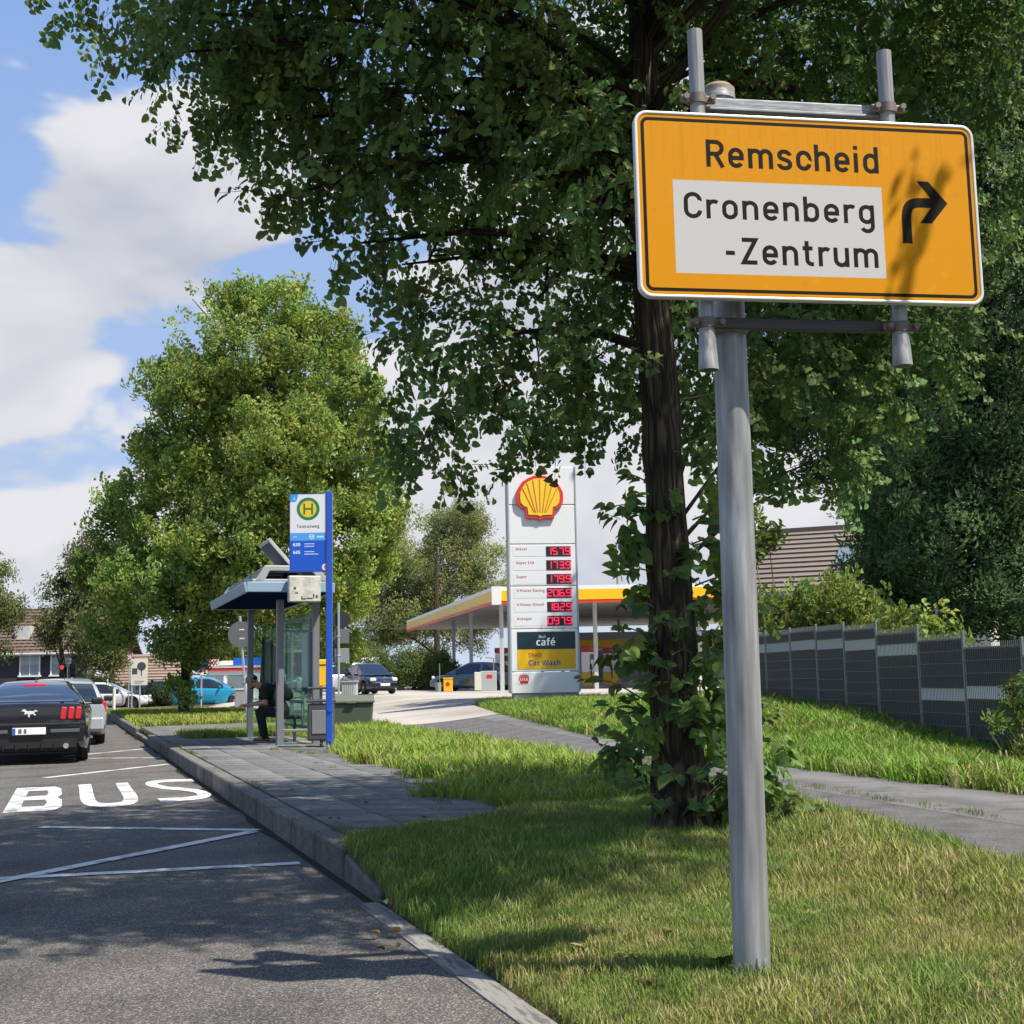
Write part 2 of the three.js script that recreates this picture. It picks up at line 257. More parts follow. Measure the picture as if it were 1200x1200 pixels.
{
  const R = rng(66), A = [], B = []; for (let t = 2.6; t < 46; t += 0.22) { A.push([-0.03 - 0.16 * noise3(t * 1.3, 2, 5) * noise3(t * 0.4, 7, 1), t]); B.push([0.02, t]); }
  struct('gutter_dirt', ribbon(A, B, 0.003, 2, A.length - 1, 0), S(0.07, 0.06, 0.048, 1, { map: rep(soilMap, 1.5), bumpMap: rep(softBump, 3), bumpScale: 0.01 }));
}
// painted markings, sheets 5 mm above the asphalt
{
  const sheet = (pts) => { const g = new THREE.ShapeGeometry(pts instanceof THREE.Shape ? pts : new THREE.Shape(pts.map((p) => new THREE.Vector2(p[0], p[1]))), 8), p = g.attributes.position; for (let i = 0; i < p.count; i++) { const s = p.getX(i), t = p.getY(i), [x, z] = RC(s, t); p.setXYZ(i, x, 0.005, z); g.attributes.uv.setXY(i, s, t); } g.computeVertexNormals(); return g; };
  const line = (a, b, w) => { const l = Math.hypot(b[0] - a[0], b[1] - a[1]), nx = -(b[1] - a[1]) / l * w / 2, ny = (b[0] - a[0]) / l * w / 2; return sheet([[a[0] - nx, a[1] - ny], [b[0] - nx, b[1] - ny], [b[0] + nx, b[1] + ny], [a[0] + nx, a[1] + ny]]); };
  const mark = (g, label) => { const m = struct('road_marking', g, M.paint); m.userData.label = label; };
  mark(line([-3.4, 5.0], [-0.12, 4.72], 0.13), 'nearest white zigzag line across the bus bay');
  mark(line([-2.35, 4.42 + 0.05], [-0.16, 6.86], 0.13).translate(0, 0.003, 0), 'diagonal white zigzag line below the letters');
  mark(line([-1.9, 8.2], [-0.1, 6.98], 0.13), 'white zigzag line just below the letters');
  mark(line([-1.95, 15.1], [-0.1, 17.3], 0.13), 'white zigzag line beyond the letters');
  mark(line([-1.9, 20.3], [-0.12, 19.3], 0.13), 'far white zigzag line beside the dark car');
  mark(line([-1.7, 20.9], [-0.12, 22.9], 0.13), 'farthest white zigzag line beside the dark car');
  const B = new THREE.Shape([[-2.29, 9.85], [-1.8, 9.87], [-1.72, 10.25], [-1.72, 11.2], [-1.77, 11.55], [-1.72, 11.95], [-1.73, 12.9], [-1.8, 13.27], [-2.26, 13.3]].map((p) => new THREE.Vector2(...p)));
  B.holes.push(new THREE.Path([[-2.13, 10.45], [-2.13, 11.3], [-1.9, 11.3], [-1.87, 10.9], [-1.9, 10.45]].map((p) => new THREE.Vector2(...p))), new THREE.Path([[-2.12, 11.85], [-2.11, 12.7], [-1.89, 12.7], [-1.87, 12.3], [-1.89, 11.85]].map((p) => new THREE.Vector2(...p))));
  const stroke = (pts, w) => {      // widths are three times larger along the road than across it
    const c = new THREE.CatmullRomCurve3(pts.map((p) => V(p[0] * 3, p[1], 0)), false, 'centripetal').getSpacedPoints(40), L = [], Rr = [];
    c.forEach((p, i) => { const a = c[Math.max(0, i - 1)], b = c[Math.min(40, i + 1)], d = Math.hypot(b.x - a.x, b.y - a.y), nx = -(b.y - a.y) / d * w, ny = (b.x - a.x) / d * w; L.push([(p.x + nx) / 3, p.y + ny]); Rr.push([(p.x - nx) / 3, p.y - ny]); });
    return sheet([...L, ...Rr.reverse()]);
  };
  mark(sheet(B), 'white painted letter B on the bus bay');
  mark(stroke([[-1.44, 13.45], [-1.44, 12.5], [-1.44, 11], [-1.4, 10.4], [-1.28, 10.2], [-1.15, 10.2], [-1.03, 10.4], [-0.98, 11], [-0.98, 12.5], [-0.98, 13.45]], 0.235), 'white painted letter U on the bus bay');
  mark(stroke([[-0.06, 13.4], [-0.4, 13.5], [-0.6, 13.3], [-0.62, 12.8], [-0.5, 12.3], [-0.3, 11.9], [-0.17, 11.4], [-0.17, 10.9], [-0.3, 10.6], [-0.7, 10.5]], 0.22), 'white painted letter S on the bus bay');
}

// ---------------------------------------------------------------- foliage
function leafGeo(L, W, fold = 0.12) {
  const m = [[0, 0, 0], [0, 0.4 * L, 0], [0, 0.75 * L, -0.04 * L], [0, L, -0.14 * L]], q = (k, y, z) => [k * W, y * L, z * W], pos = [];
  for (const d of [-1, 1]) {
    const e = [q(0.3 * d, -0.06, fold), q(0.5 * d, 0.2, fold * 1.5), q(0.46 * d, 0.5, fold), q(0.24 * d, 0.8, 0)];
    const T = (a, b, c) => (d > 0 ? pos.push(...a, ...b, ...c) : pos.push(...a, ...c, ...b));
    T(m[0], e[0], e[1]); T(m[0], e[1], m[1]); T(m[1], e[1], e[2]); T(m[1], e[2], m[2]); T(m[2], e[2], e[3]); T(m[2], e[3], m[3]);
  }
  const g = new THREE.BufferGeometry(); g.setAttribute('position', new THREE.Float32BufferAttribute(pos, 3)); g.setAttribute('uv', new THREE.Float32BufferAttribute(pos.flatMap((v, i) => (i % 3 === 2 ? [] : [v * 5])), 2)); g.computeVertexNormals(); return g;
}
const quat = (y, z) => { const Y = y.clone().normalize(), X = Y.clone().cross(z).normalize(), Z = X.clone().cross(Y); return new THREE.Quaternion().setFromRotationMatrix(new THREE.Matrix4().makeBasis(X, Y, Z)); };
const dirRand = (R) => { const u = R() * 2 - 1, a = R() * 6.283, k = Math.sqrt(1 - u * u); return V(k * Math.cos(a), u, k * Math.sin(a)); };
function sprayGeo(seed, n, len, L, W, stem = 0.004, droop = 0.5) {
  const R = rng(seed), list = stem ? [bar(V(0, 0, 0), V(0, len, 0), stem, stem * 0.5, 3)] : [];
  for (let i = 0; i < n; i++) {
    const side = i % 2 ? 1 : -1, k = 0.58 + 0.76 * R(), g = leafGeo(L * k, W * k * (0.9 + 0.2 * R()));
    const d = V(side * (0.75 + 0.4 * R()), 0.3 + 0.5 * R(), -droop * R() * 1.6), up = V((R() - 0.5) * 1.1, (R() - 0.5) * 0.8, 1);
    g.applyQuaternion(quat(d, up)); g.translate(side * len * 0.06, len * (0.06 + 0.92 * i / n), (R() - 0.5) * len * 0.22); list.push(g);
  }
  return mg(list);
}
function clumpGeo(seed, n, rad, L, W) {
  const R = rng(seed), list = [];
  for (let i = 0; i < n; i++) {
    const k = 0.7 + 0.6 * R(), pos = [0, 0, 0, W * 0.5 * k, L * 0.45 * k, 0.02, 0, L * k, -0.03, 0, 0, 0, 0, L * k, -0.03, -W * 0.5 * k, L * 0.45 * k, 0.02], g = new THREE.BufferGeometry();
    g.setAttribute('position', new THREE.Float32BufferAttribute(pos, 3)); g.computeVertexNormals();
    const d = dirRand(R); g.applyQuaternion(quat(d.clone().add(V(0, -0.5, 0)), dirRand(R).add(V(0.4, 1.9, 0.4)))); const p = d.multiplyScalar(rad * Math.cbrt(R())); g.translate(p.x, p.y * 0.7, p.z); list.push(g);
  }
  return mg(list);
}
const leafMat = (more = {}) => P(1, 1, 1, 0.85, { transmission: 0.45, thickness: 0, specularIntensity: 0.4, side: THREE.DoubleSide, ...more });
const LEAF = leafMat();
const col = new THREE.Color();
// sprays spread through a list of balls [x, y, z, radius, share]; tint is [r, g, b]; hang pulls the tips down
function foliage(parent, name, geo, mat, balls, perM2, tint, { seed = 1, hang = 0.5, size = 1, inner = 0.45, flat = 0.85, holes = 0.4, freq = 1.1, vary = 0.5 } = {}) {
  const R = rng(seed), mats = [], cols = [], mtx = new THREE.Matrix4();
  balls.forEach(([x, y, z, r, share = 1], bi) => {
    const n = Math.round(perM2 * 4 * Math.PI * Math.pow(r, 2.15) * share * 0.5), hue = 0.8 + 0.4 * hash3(bi, seed, 7);
    for (let i = 0; i < n; i++) {
      const d = dirRand(R), rr = r * (inner + (1.02 - inner) * Math.pow(R(), 0.5)) * (0.68 + 0.64 * noise3(d.x * 2.4 + bi * 9, d.y * 2.4, d.z * 2.4 + seed)), p = V(x + d.x * rr, y + d.y * rr * flat, z + d.z * rr);
      if (noise3(p.x * freq + seed, p.y * freq, p.z * freq + 3) < holes * (0.6 + 0.5 * R())) continue;
      const g = d.clone().multiplyScalar(0.75).add(V(0, -hang * (0.5 + R()), 0)).addScaledVector(dirRand(R), 0.55), s = size * (0.75 + 0.5 * R());
      mtx.compose(p, quat(g, V(d.x * 0.3, 1, d.z * 0.3).addScaledVector(dirRand(R), 0.5)), V(s, s, s)); mats.push(mtx.clone());
      const k = hue * (1 - vary / 2 + vary * R()), w = R(); cols.push([tint[0] * k * (0.85 + 0.4 * w), tint[1] * k, tint[2] * k * (1.1 - 0.3 * w)]);
    }
  });
  const m = new THREE.InstancedMesh(geo, mat, mats.length); m.name = name; m.userData.kind = 'stuff'; m.castShadow = m.receiveShadow = true;
  mats.forEach((a, i) => { m.setMatrixAt(i, a); m.setColorAt(i, col.setRGB(...cols[i])); });
  parent.add(m); return m;
}
const ball = (px, py, depth, r, share) => { const p = at(px, py, depth); return [p.x, p.y, p.z, r, share]; };
const rel = (o, balls) => balls.map(([x, y, z, ...k]) => [x - o[0], y - o[1], z - o[2], ...k]);
function limbs(parent, from, balls, r, mat, seed, name = 'limb', every = 1) {      // curved limbs from the trunk to the middles of the balls
  const R = rng(seed), list = [];
  balls.forEach(([x, y, z, q], i) => {
    if (i % every) return;
    const f = from(clamp((y - 1.5) * 0.55 + R(), 0, 99)), e = V(x, y, z), m = f.clone().lerp(e, 0.5).add(V((R() - 0.5) * 0.3, f.distanceTo(e) * 0.1, (R() - 0.5) * 0.3));
    list.push(tube([f, m, e], r * (0.6 + 0.5 * R()), r * 0.15, 6, 8, 0.3));
    for (let k = 0; k < 3; k++) { const b = m.clone().lerp(e, 0.2 + 0.6 * R()), d = dirRand(R).multiplyScalar(q * 0.85); list.push(tube([b, b.clone().addScaledVector(d, 0.5).add(V(0, 0.06, 0)), b.clone().add(d)], r * 0.25, r * 0.07, 4, 4)); }
  });
  return part(parent, name, list, mat);
}

// the big lime tree beside the sign
{
  const O = onRoad(2.19, 3.32), tree = thing('lime_tree', 'large dark lime tree with leafy shoots on its trunk, behind the yellow sign', 'tree', O);
  const spine = [V(0, -0.2, 0), V(-0.01, 0.5, 0), V(-0.03, 1.6, 0), V(-0.06, 3, 0.02), V(-0.12, 4.6, 0.05), V(-0.05, 6.6, 0.1), V(0.1, 9, 0)], crv = new THREE.CatmullRomCurve3(spine);
  const tg = tube(spine, 0.188, 0.08, 20, 60, 0.26), p = tg.attributes.position;
  for (let i = 0; i < p.count; i++) { const y = p.getY(i), k = 1 + 0.42 * Math.exp(-Math.max(0, y + 0.05) * 4.5) * (0.7 + 0.6 * noise3(p.getX(i) * 9, 1, p.getZ(i) * 9)) + 0.06 * (noise3(p.getX(i) * 25, y * 5, p.getZ(i) * 25) - 0.5); p.setX(i, p.getX(i) * k); p.setZ(i, p.getZ(i) * k); }
  tg.computeVertexNormals(); part(tree, 'trunk', tg, M.bark);
  const B = [
    [130, 15, 7.6, .42], [205, -30, 7.9, .6], [112, 62, 7.5, .22], [180, 50, 7.7, .3], [300, -20, 8, .85], [285, 105, 8.2, .42], [245, 145, 8.2, .22], [325, 190, 8.2, .42], [298, 232, 8.2, .2], [400, 100, 8.4, .95], [430, 215, 8.5, .6], [395, 285, 8.5, .26], [445, 310, 8.6, .34],
    [480, 300, 8.8, .42], [560, 120, 9, 1.2], [520, 20, 8.2, 1.1], [610, 215, 9.3, .75], [700, 90, 9.4, 1.2], [690, 270, 9.3, .75], [560, 395, 8.8, .5], [630, 350, 8.8, .5], [640, 440, 8.8, .62], [515, 430, 8.6, .42], [480, 495, 8.6, .36], [560, 505, 8.6, .36], [452, 535, 8.5, .2], [606, 495, 8.6, .28], [650, 468, 8.7, .28], [542, 555, 8.5, .14], [612, 548, 8.6, .1],
    [735, 400, 9.4, .6], [720, 480, 9.2, .32], [770, 500, 9.6, .35], [700, 190, 8.2, .7], [790, 300, 10, 1.0], [850, 80, 9.6, 1.3], [870, 400, 10.3, .8], [940, 440, 10.6, .75], [880, 520, 10.6, .5], [960, 540, 10.5, .42], [1000, 300, 11, 1.2], [1010, 60, 10, 1.3], [1110, -20, 10.4, 1.2], [1010, 500, 10.6, .42], [1100, 200, 11.5, 1.2], [830, 470, 9.9, .5], [1040, 400, 11.2, .8],
  ].map(([a, b, c, d]) => ball(a + (a < 150 ? 88 : a < 230 ? 62 : a < 500 && b < 360 ? 26 : 0), b, c, d * (a > 690 ? 0.98 : 0.88)));
  const world = [[0.3, 7.6, -6.6, 1.8], [-0.9, 7.2, -7.4, 1.5], [1.6, 8.2, -6.2, 1.7], [1, 8.8, -8.6, 1.9], [-1, 8, -9, 1.5], [2.6, 8.4, -9.5, 2], [0.7, 7.4, -10.8, 1.4], [2.8, 7, -11.5, 1.6], [-1.8, 6.4, -9.6, 1.1], [3.6, 7.4, -8, 1.4], [-2.2, 6.6, -8, 1.2], [-0.2, 6.8, -5.6, 1.0], [3.0, 7, -5.6, 1.2], [2.5, 7.4, -5.3, .8], [3.7, 7.4, -6.6, 1.2], [1.1, 7.5, -5.1, .9], [0.2, 7.1, -5, .9], [2, 7.4, -5.2, 1], [-1.3, 6.8, -6.2, .9], [3.05, 5.7, -4.5, .21], [3.9, 7, -5.7, 1.0], [4.2, 7.3, -6.9, 1.1]].map((b) => [...b, 1.1]);
  const all = rel(O, [...B, ...world]);
  limbs(tree, (k) => crv.getPoint(clamp(0.42 + k * 0.1, 0.42, 0.9)), all.filter((b) => b[1] > 3.3), 0.045, M.bark, 3);
  const spray = sprayGeo(21, 12, 0.26, 0.064, 0.05, 0.0025, 0.8);
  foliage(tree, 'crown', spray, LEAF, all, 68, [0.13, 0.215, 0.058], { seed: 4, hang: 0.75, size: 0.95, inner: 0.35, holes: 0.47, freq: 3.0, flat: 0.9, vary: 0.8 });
  // shoots growing out of the trunk, each leaf a piece of its own
  const R = rng(77), lg = [leafGeo(0.098, 0.082, 0.1), leafGeo(0.082, 0.07, 0.22), leafGeo(0.066, 0.054, 0.05)];
  const lm = [[0.11, 0.2, 0.045], [0.15, 0.24, 0.045], [0.085, 0.16, 0.045], [0.22, 0.3, 0.05]].map((c) => leafMat({ color: new THREE.Color().setRGB(...c) }));
  const stems = [];
  let leaves = 0;
  const shoot = (y, az, len, rise, n) => {
    const a = V(Math.cos(az) * 0.14, y, Math.sin(az) * 0.14), d = V(Math.cos(az), rise, Math.sin(az)).normalize(), e = a.clone().addScaledVector(d, len).add(V(0, -len * 0.18, 0)), m = a.clone().lerp(e, 0.55).add(V(0, len * 0.1, 0)), c = new THREE.CatmullRomCurve3([a, m, e]);
    stems.push(tube([a, m, e], 0.007, 0.002, 4, 6));
    for (let i = 0; i < n; i++) {
      const q = c.getPoint(0.2 + 0.8 * (i + R() * 0.5) / n), o = d.clone().multiplyScalar(0.3 + 0.5 * R()).add(V((R() - 0.5) * 1.6, -0.55 * R() - 0.1, (R() - 0.5) * 1.6));
      const l = leaves++ < 300 ? part(tree, 'leaf', lg[Math.floor(R() * 3)], lm[Math.floor(R() * R() * 4)]) : null; if (!l) return;
      l.position.copy(q).addScaledVector(o, 0.03); l.quaternion.copy(quat(o, V((R() - 0.5) * 0.9, 0.8, 0.6 + (R() - 0.5) * 0.9))); l.scale.setScalar(0.75 + 0.5 * R());
    }
  };
  for (let k = 0; k < 22; k++) shoot(0.08 + 0.95 * Math.pow(R(), 1.2), R() * 3.6 - 0.25, 0.3 + 0.4 * R(), 0.25 + 0.8 * R(), 7);
  for (let k = 0; k < 30; k++) shoot(0.9 + 2.2 * R(), R() * 3.6 - 0.25, 0.14 + 0.26 * R(), 0.15 + 0.5 * R(), 5);
  part(tree, 'shoot', stems, M.wood);
  const bush = rel(O, [ball(845, 945, 8.9, .3), ball(900, 930, 9, .3), ball(880, 870, 9, .26), ball(760, 900, 9, .28), ball(730, 860, 9, .2), ball(760, 780, 9, .22), ball(850, 780, 9, .22), ball(745, 620, 9, .2), ball(835, 700, 9, .2), ball(725, 545, 9, .12), ball(800, 850, 8.8, .25), ball(935, 955, 8.9, .16), ball(850, 620, 9.1, .2), ball(735, 690, 8.9, .16), ball(750, 740, 8.8, .16), ball(815, 660, 8.8, .14), ball(822, 740, 8.8, .15), ball(770, 830, 8.7, .15), ball(740, 600, 8.9, .15), ball(820, 560, 8.9, .16), ball(870, 720, 9, .16)]);
  foliage(tree, 'shoot_foliage', sprayGeo(31, 10, 0.24, 0.08, 0.067, 0.003, 0.7), LEAF, bush, 40, [0.125, 0.215, 0.05], { seed: 8, hang: 0.35, size: 0.9, inner: 0.1, holes: 0.25, freq: 3, vary: 0.8 });
}
function tree(name, label, s, t, h, r, balls, spray, perM2, tint, o = {}) {      // trunk, limbs and a crown of balls given in metres round the trunk
  const O = onRoad(s, t), g = thing(name, label, 'tree', O, 0, o.group), top = V((rng(o.seed || 1)() - 0.5) * 0.6, h, 0), spine = [V(0, -0.3, 0), V(0.05, h * 0.3, 0), V(top.x * 0.6 - 0.05, h * 0.65, 0.1), top], crv = new THREE.CatmullRomCurve3(spine);
  part(g, 'trunk', tube(spine, r, r * 0.25, 10, 20, 0.25), M.bark);
  const bs = o.world ? rel(O, balls) : balls;
  limbs(g, (k) => crv.getPoint(clamp(k / h * 1.4, 0.2, 0.95)), bs, r * 0.3, M.bark, o.seed || 1);
  foliage(g, 'crown', spray, LEAF, bs, perM2, tint, o); return g;
}
// the bright lime behind the bus shelter and its neighbours
const farSpray = clumpGeo(5, 34, 0.3, 0.135, 0.1), fineSpray = clumpGeo(6, 36, 0.42, 0.14, 0.09), darkSpray = clumpGeo(9, 40, 0.36, 0.13, 0.06);
const big = [[265, 345, 46, .9], [245, 395, 46, 1.4], [330, 370, 46, 1.5], [385, 390, 46, 1.1], [225, 350, 46, .7], [300, 440, 45, 2.4], [200, 450, 46, 1.1], [240, 470, 44.5, 1.7], [400, 470, 46, 1.7], [340, 540, 44, 2.6], [430, 540, 46, 1.5], [220, 560, 45, 1.7], [180, 520, 46, .9], [280, 620, 43.5, 2.2], [400, 620, 45, 2.0], [450, 610, 46, 1.0], [300, 690, 43.5, 1.8], [390, 690, 45, 1.6], [440, 660, 46, .9], [230, 650, 44.5, 1.6], [350, 450, 49, 2.6], [300, 560, 50, 3], [400, 560, 50, 2.4], [260, 730, 45, 1.1], [370, 720, 46, 1.2], [400, 760, 47, .8]].map((b) => ball(...b));
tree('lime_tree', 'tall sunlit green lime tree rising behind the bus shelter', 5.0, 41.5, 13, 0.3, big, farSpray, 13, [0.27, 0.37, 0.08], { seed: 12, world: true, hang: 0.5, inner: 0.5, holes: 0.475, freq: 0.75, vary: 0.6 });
const low = [[150, 590, 45.5, 1.1], [130, 630, 46, 1.1], [190, 620, 45, 1.5], [160, 685, 45, 1.5], [110, 670, 46, 1.0], [215, 700, 44, 1.5], [205, 755, 44.5, .9], [128, 732, 45.5, 1.0], [250, 690, 44, 1.2], [235, 770, 45, .55], [208, 805, 46.3, .35], [222, 815, 46.2, .35]].map((b) => ball(...b));
tree('lime_tree', 'lower lime tree with ivy-clad trunk on the grass island', 2.3, 43.16, 7, 0.2, low, farSpray, 13, [0.24, 0.35, 0.08], { seed: 14, world: true, hang: 0.6, inner: 0.5, holes: 0.47, freq: 0.8, vary: 0.6 });
tree('maple_tree', 'dull green tree in front of the tiled house at left', -1.8, 62, 6, 0.18, [[85, 690, 60, 1.3], [105, 650, 60, 1.1], [75, 730, 60, 1.2], [115, 730, 60, 1.8], [60, 750, 60, .7], [125, 770, 60, 1.1], [140, 690, 61, 1.6]].map((b) => ball(...b)), fineSpray, 10, [0.14, 0.17, 0.06], { seed: 15, world: true, inner: 0.4, holes: 0.48, freq: 0.8 });
tree('maple_tree', 'pale tree cut by the left edge of the picture', -9, 66, 6, 0.16, [[0, 690, 66, 1.4], [8, 720, 66, 1.0], [-25, 700, 66, 2], [-10, 670, 66, .9], [3, 755, 66, .7]].map((b) => ball(...b)), fineSpray, 10, [0.15, 0.185, 0.06], { seed: 16, world: true, inner: 0.3, holes: 0.5, freq: 0.8 });
tree('maple_tree', 'airy yellow-green tree behind the petrol station canopy', 28.5, 104, 12, 0.35, [[500, 620, 88, 1.6], [540, 620, 88, 2.2], [575, 660, 88, 2], [470, 650, 88, 2.2], [520, 670, 88, 3], [450, 690, 88, 2], [560, 710, 88, 2.2], [480, 720, 88, 2.6], [440, 740, 88, 1.6], [530, 745, 88, 2], [600, 700, 88, 2], [500, 780, 88, 1.6], [425, 700, 90, 1.6]].map(([a, b, c, d]) => ball(a, b, c * 1.32, d * 1.32)), fineSpray, 6, [0.25, 0.29, 0.1], { seed: 17, world: true, inner: 0.3, holes: 0.5, freq: 0.5, size: 1.35 });
tree('cypress_tree', 'tall dark conifer with feathery twigs behind the fence at right', 21.5, 23.2, 18, 0.35, [[1150, 40, 27, 2.4], [1080, 100, 27, 1.8], [1180, 180, 26.5, 2.2], [1090, 220, 27, 1.7], [1150, 330, 27, 2], [1060, 330, 28, 1.6], [1190, 420, 26, 2], [1100, 440, 27, 1.7], [1050, 470, 28, 1.1], [1150, 520, 26, 1.8], [1090, 560, 26.5, 1.5], [1190, 600, 25.5, 1.6], [1120, 640, 25.5, 1.4], [1060, 620, 27, 1.1], [1180, 690, 25, 1.1], [1020, 580, 28, .8], [1250, 300, 26, 2.5], [1250, 520, 26, 2.3], [1250, 100, 27, 2.5], [1030, 660, 27, .8], [1150, 710, 25, .8], [1100, 720, 27, .9], [1050, 720, 28, .9], [1010, 690, 29, .6], [960, 500, 29, .9], [990, 440, 29, 1.0], [1000, 350, 28, 1.2]].map(([a, b, c, d]) => ball(a, b, c * 1.25, d * 1.25)), darkSpray, 11, [0.13, 0.215, 0.085], { seed: 18, world: true, inner: 0.4, holes: 0.42, freq: 1.0, hang: 0.9, vary: 0.9 });
tree('oak_tree', 'dark tree crown standing between the sign and the tiled roof', 15.5, 30, 11, 0.25, [[930, 335, 36, 1.8], [980, 250, 36, 2], [900, 200, 37, 2.2], [1000, 420, 36, 1.8], [930, 470, 37, 1.6], [1010, 520, 36, 1.3], [880, 560, 38, .7], [970, 560, 37, .9], [840, 250, 38, 1.8], [1000, 120, 36, 2.6], [860, 440, 38, 1.2]].map((b) => ball(...b)), farSpray, 11, [0.11, 0.18, 0.05], { seed: 19, world: true, inner: 0.4, holes: 0.45, freq: 0.8 });
function shrub(label, balls, spray, perM2, tint, o) {
  const c = balls[0], O = [c[0], gxz(c[0], c[2]), c[2]], g = thing(o.name || 'shrub', label, o.cat || 'shrub', O, 0, o.group), R = rng(o.seed), bs = rel(O, balls), st = [];
  for (const b of bs) for (let k = 0; k < 2; k++) st.push(tube([V(b[0] * 0.4 + (R() - 0.5) * 0.3, -0.1, b[2] * 0.4), V(b[0] * 0.7, b[1] * 0.5, b[2] * 0.7), V(b[0], b[1], b[2])], 0.03, 0.008, 5, 5));
  part(g, 'stem', st, M.wood); foliage(g, 'foliage', spray, LEAF, bs, perM2, tint, o);
}
const bb = (list) => list.map((b) => ball(...b));
shrub('bright green bush above the fence below the tiled roof', bb([[930, 740, 32, 1.0], [890, 745, 33, .9], [960, 712, 32, .8], [990, 715, 31, .9], [905, 715, 33, .5], [1015, 735, 31, .8], [1050, 745, 30, .8], [1090, 750, 29, .7], [870, 650, 34, .5], [900, 630, 34, .35], [878, 610, 34, .3]]), farSpray, 17, [0.22, 0.29, 0.06], { seed: 31, inner: 0.3, holes: 0.35 });
shrub('dark shrubs behind the small dark hatchback', bb([[500, 795, 84, 1.4], [470, 785, 84, 1.6], [430, 780, 84, 1.8], [395, 775, 84, 1.6], [520, 785, 86, 1.2], [365, 770, 84, 1.6]]), fineSpray, 12, [0.1, 0.15, 0.035], { seed: 32, inner: 0.3, holes: 0.3 });
shrub('dark hedge beside the pale information board', bb([[118, 812, 76, 1.1], [100, 808, 76, 1], [137, 818, 76, 1], [180, 820, 75, .9], [195, 818, 75, .8]]), farSpray, 16, [0.045, 0.08, 0.024], { seed: 33, inner: 0.3, holes: 0.2, name: 'hedge', cat: 'hedge' });
shrub('light green bushes behind the white roadside kiosk', bb([[262, 770, 100, 2.2], [290, 765, 100, 2.2], [320, 770, 100, 2.2], [240, 760, 102, 1.6], [345, 775, 98, 2]]), farSpray, 12, [0.17, 0.23, 0.05], { seed: 34, inner: 0.3, holes: 0.3 });
shrub('weedy bush at the right end of the fence', bb([[1195, 850, 16, .35], [1215, 820, 16, .45], [1180, 880, 16, .22], [1200, 880, 15.5, .25]]), farSpray, 26, [0.14, 0.2, 0.045], { seed: 35, inner: 0.2, holes: 0.35, size: 0.45, freq: 4 });

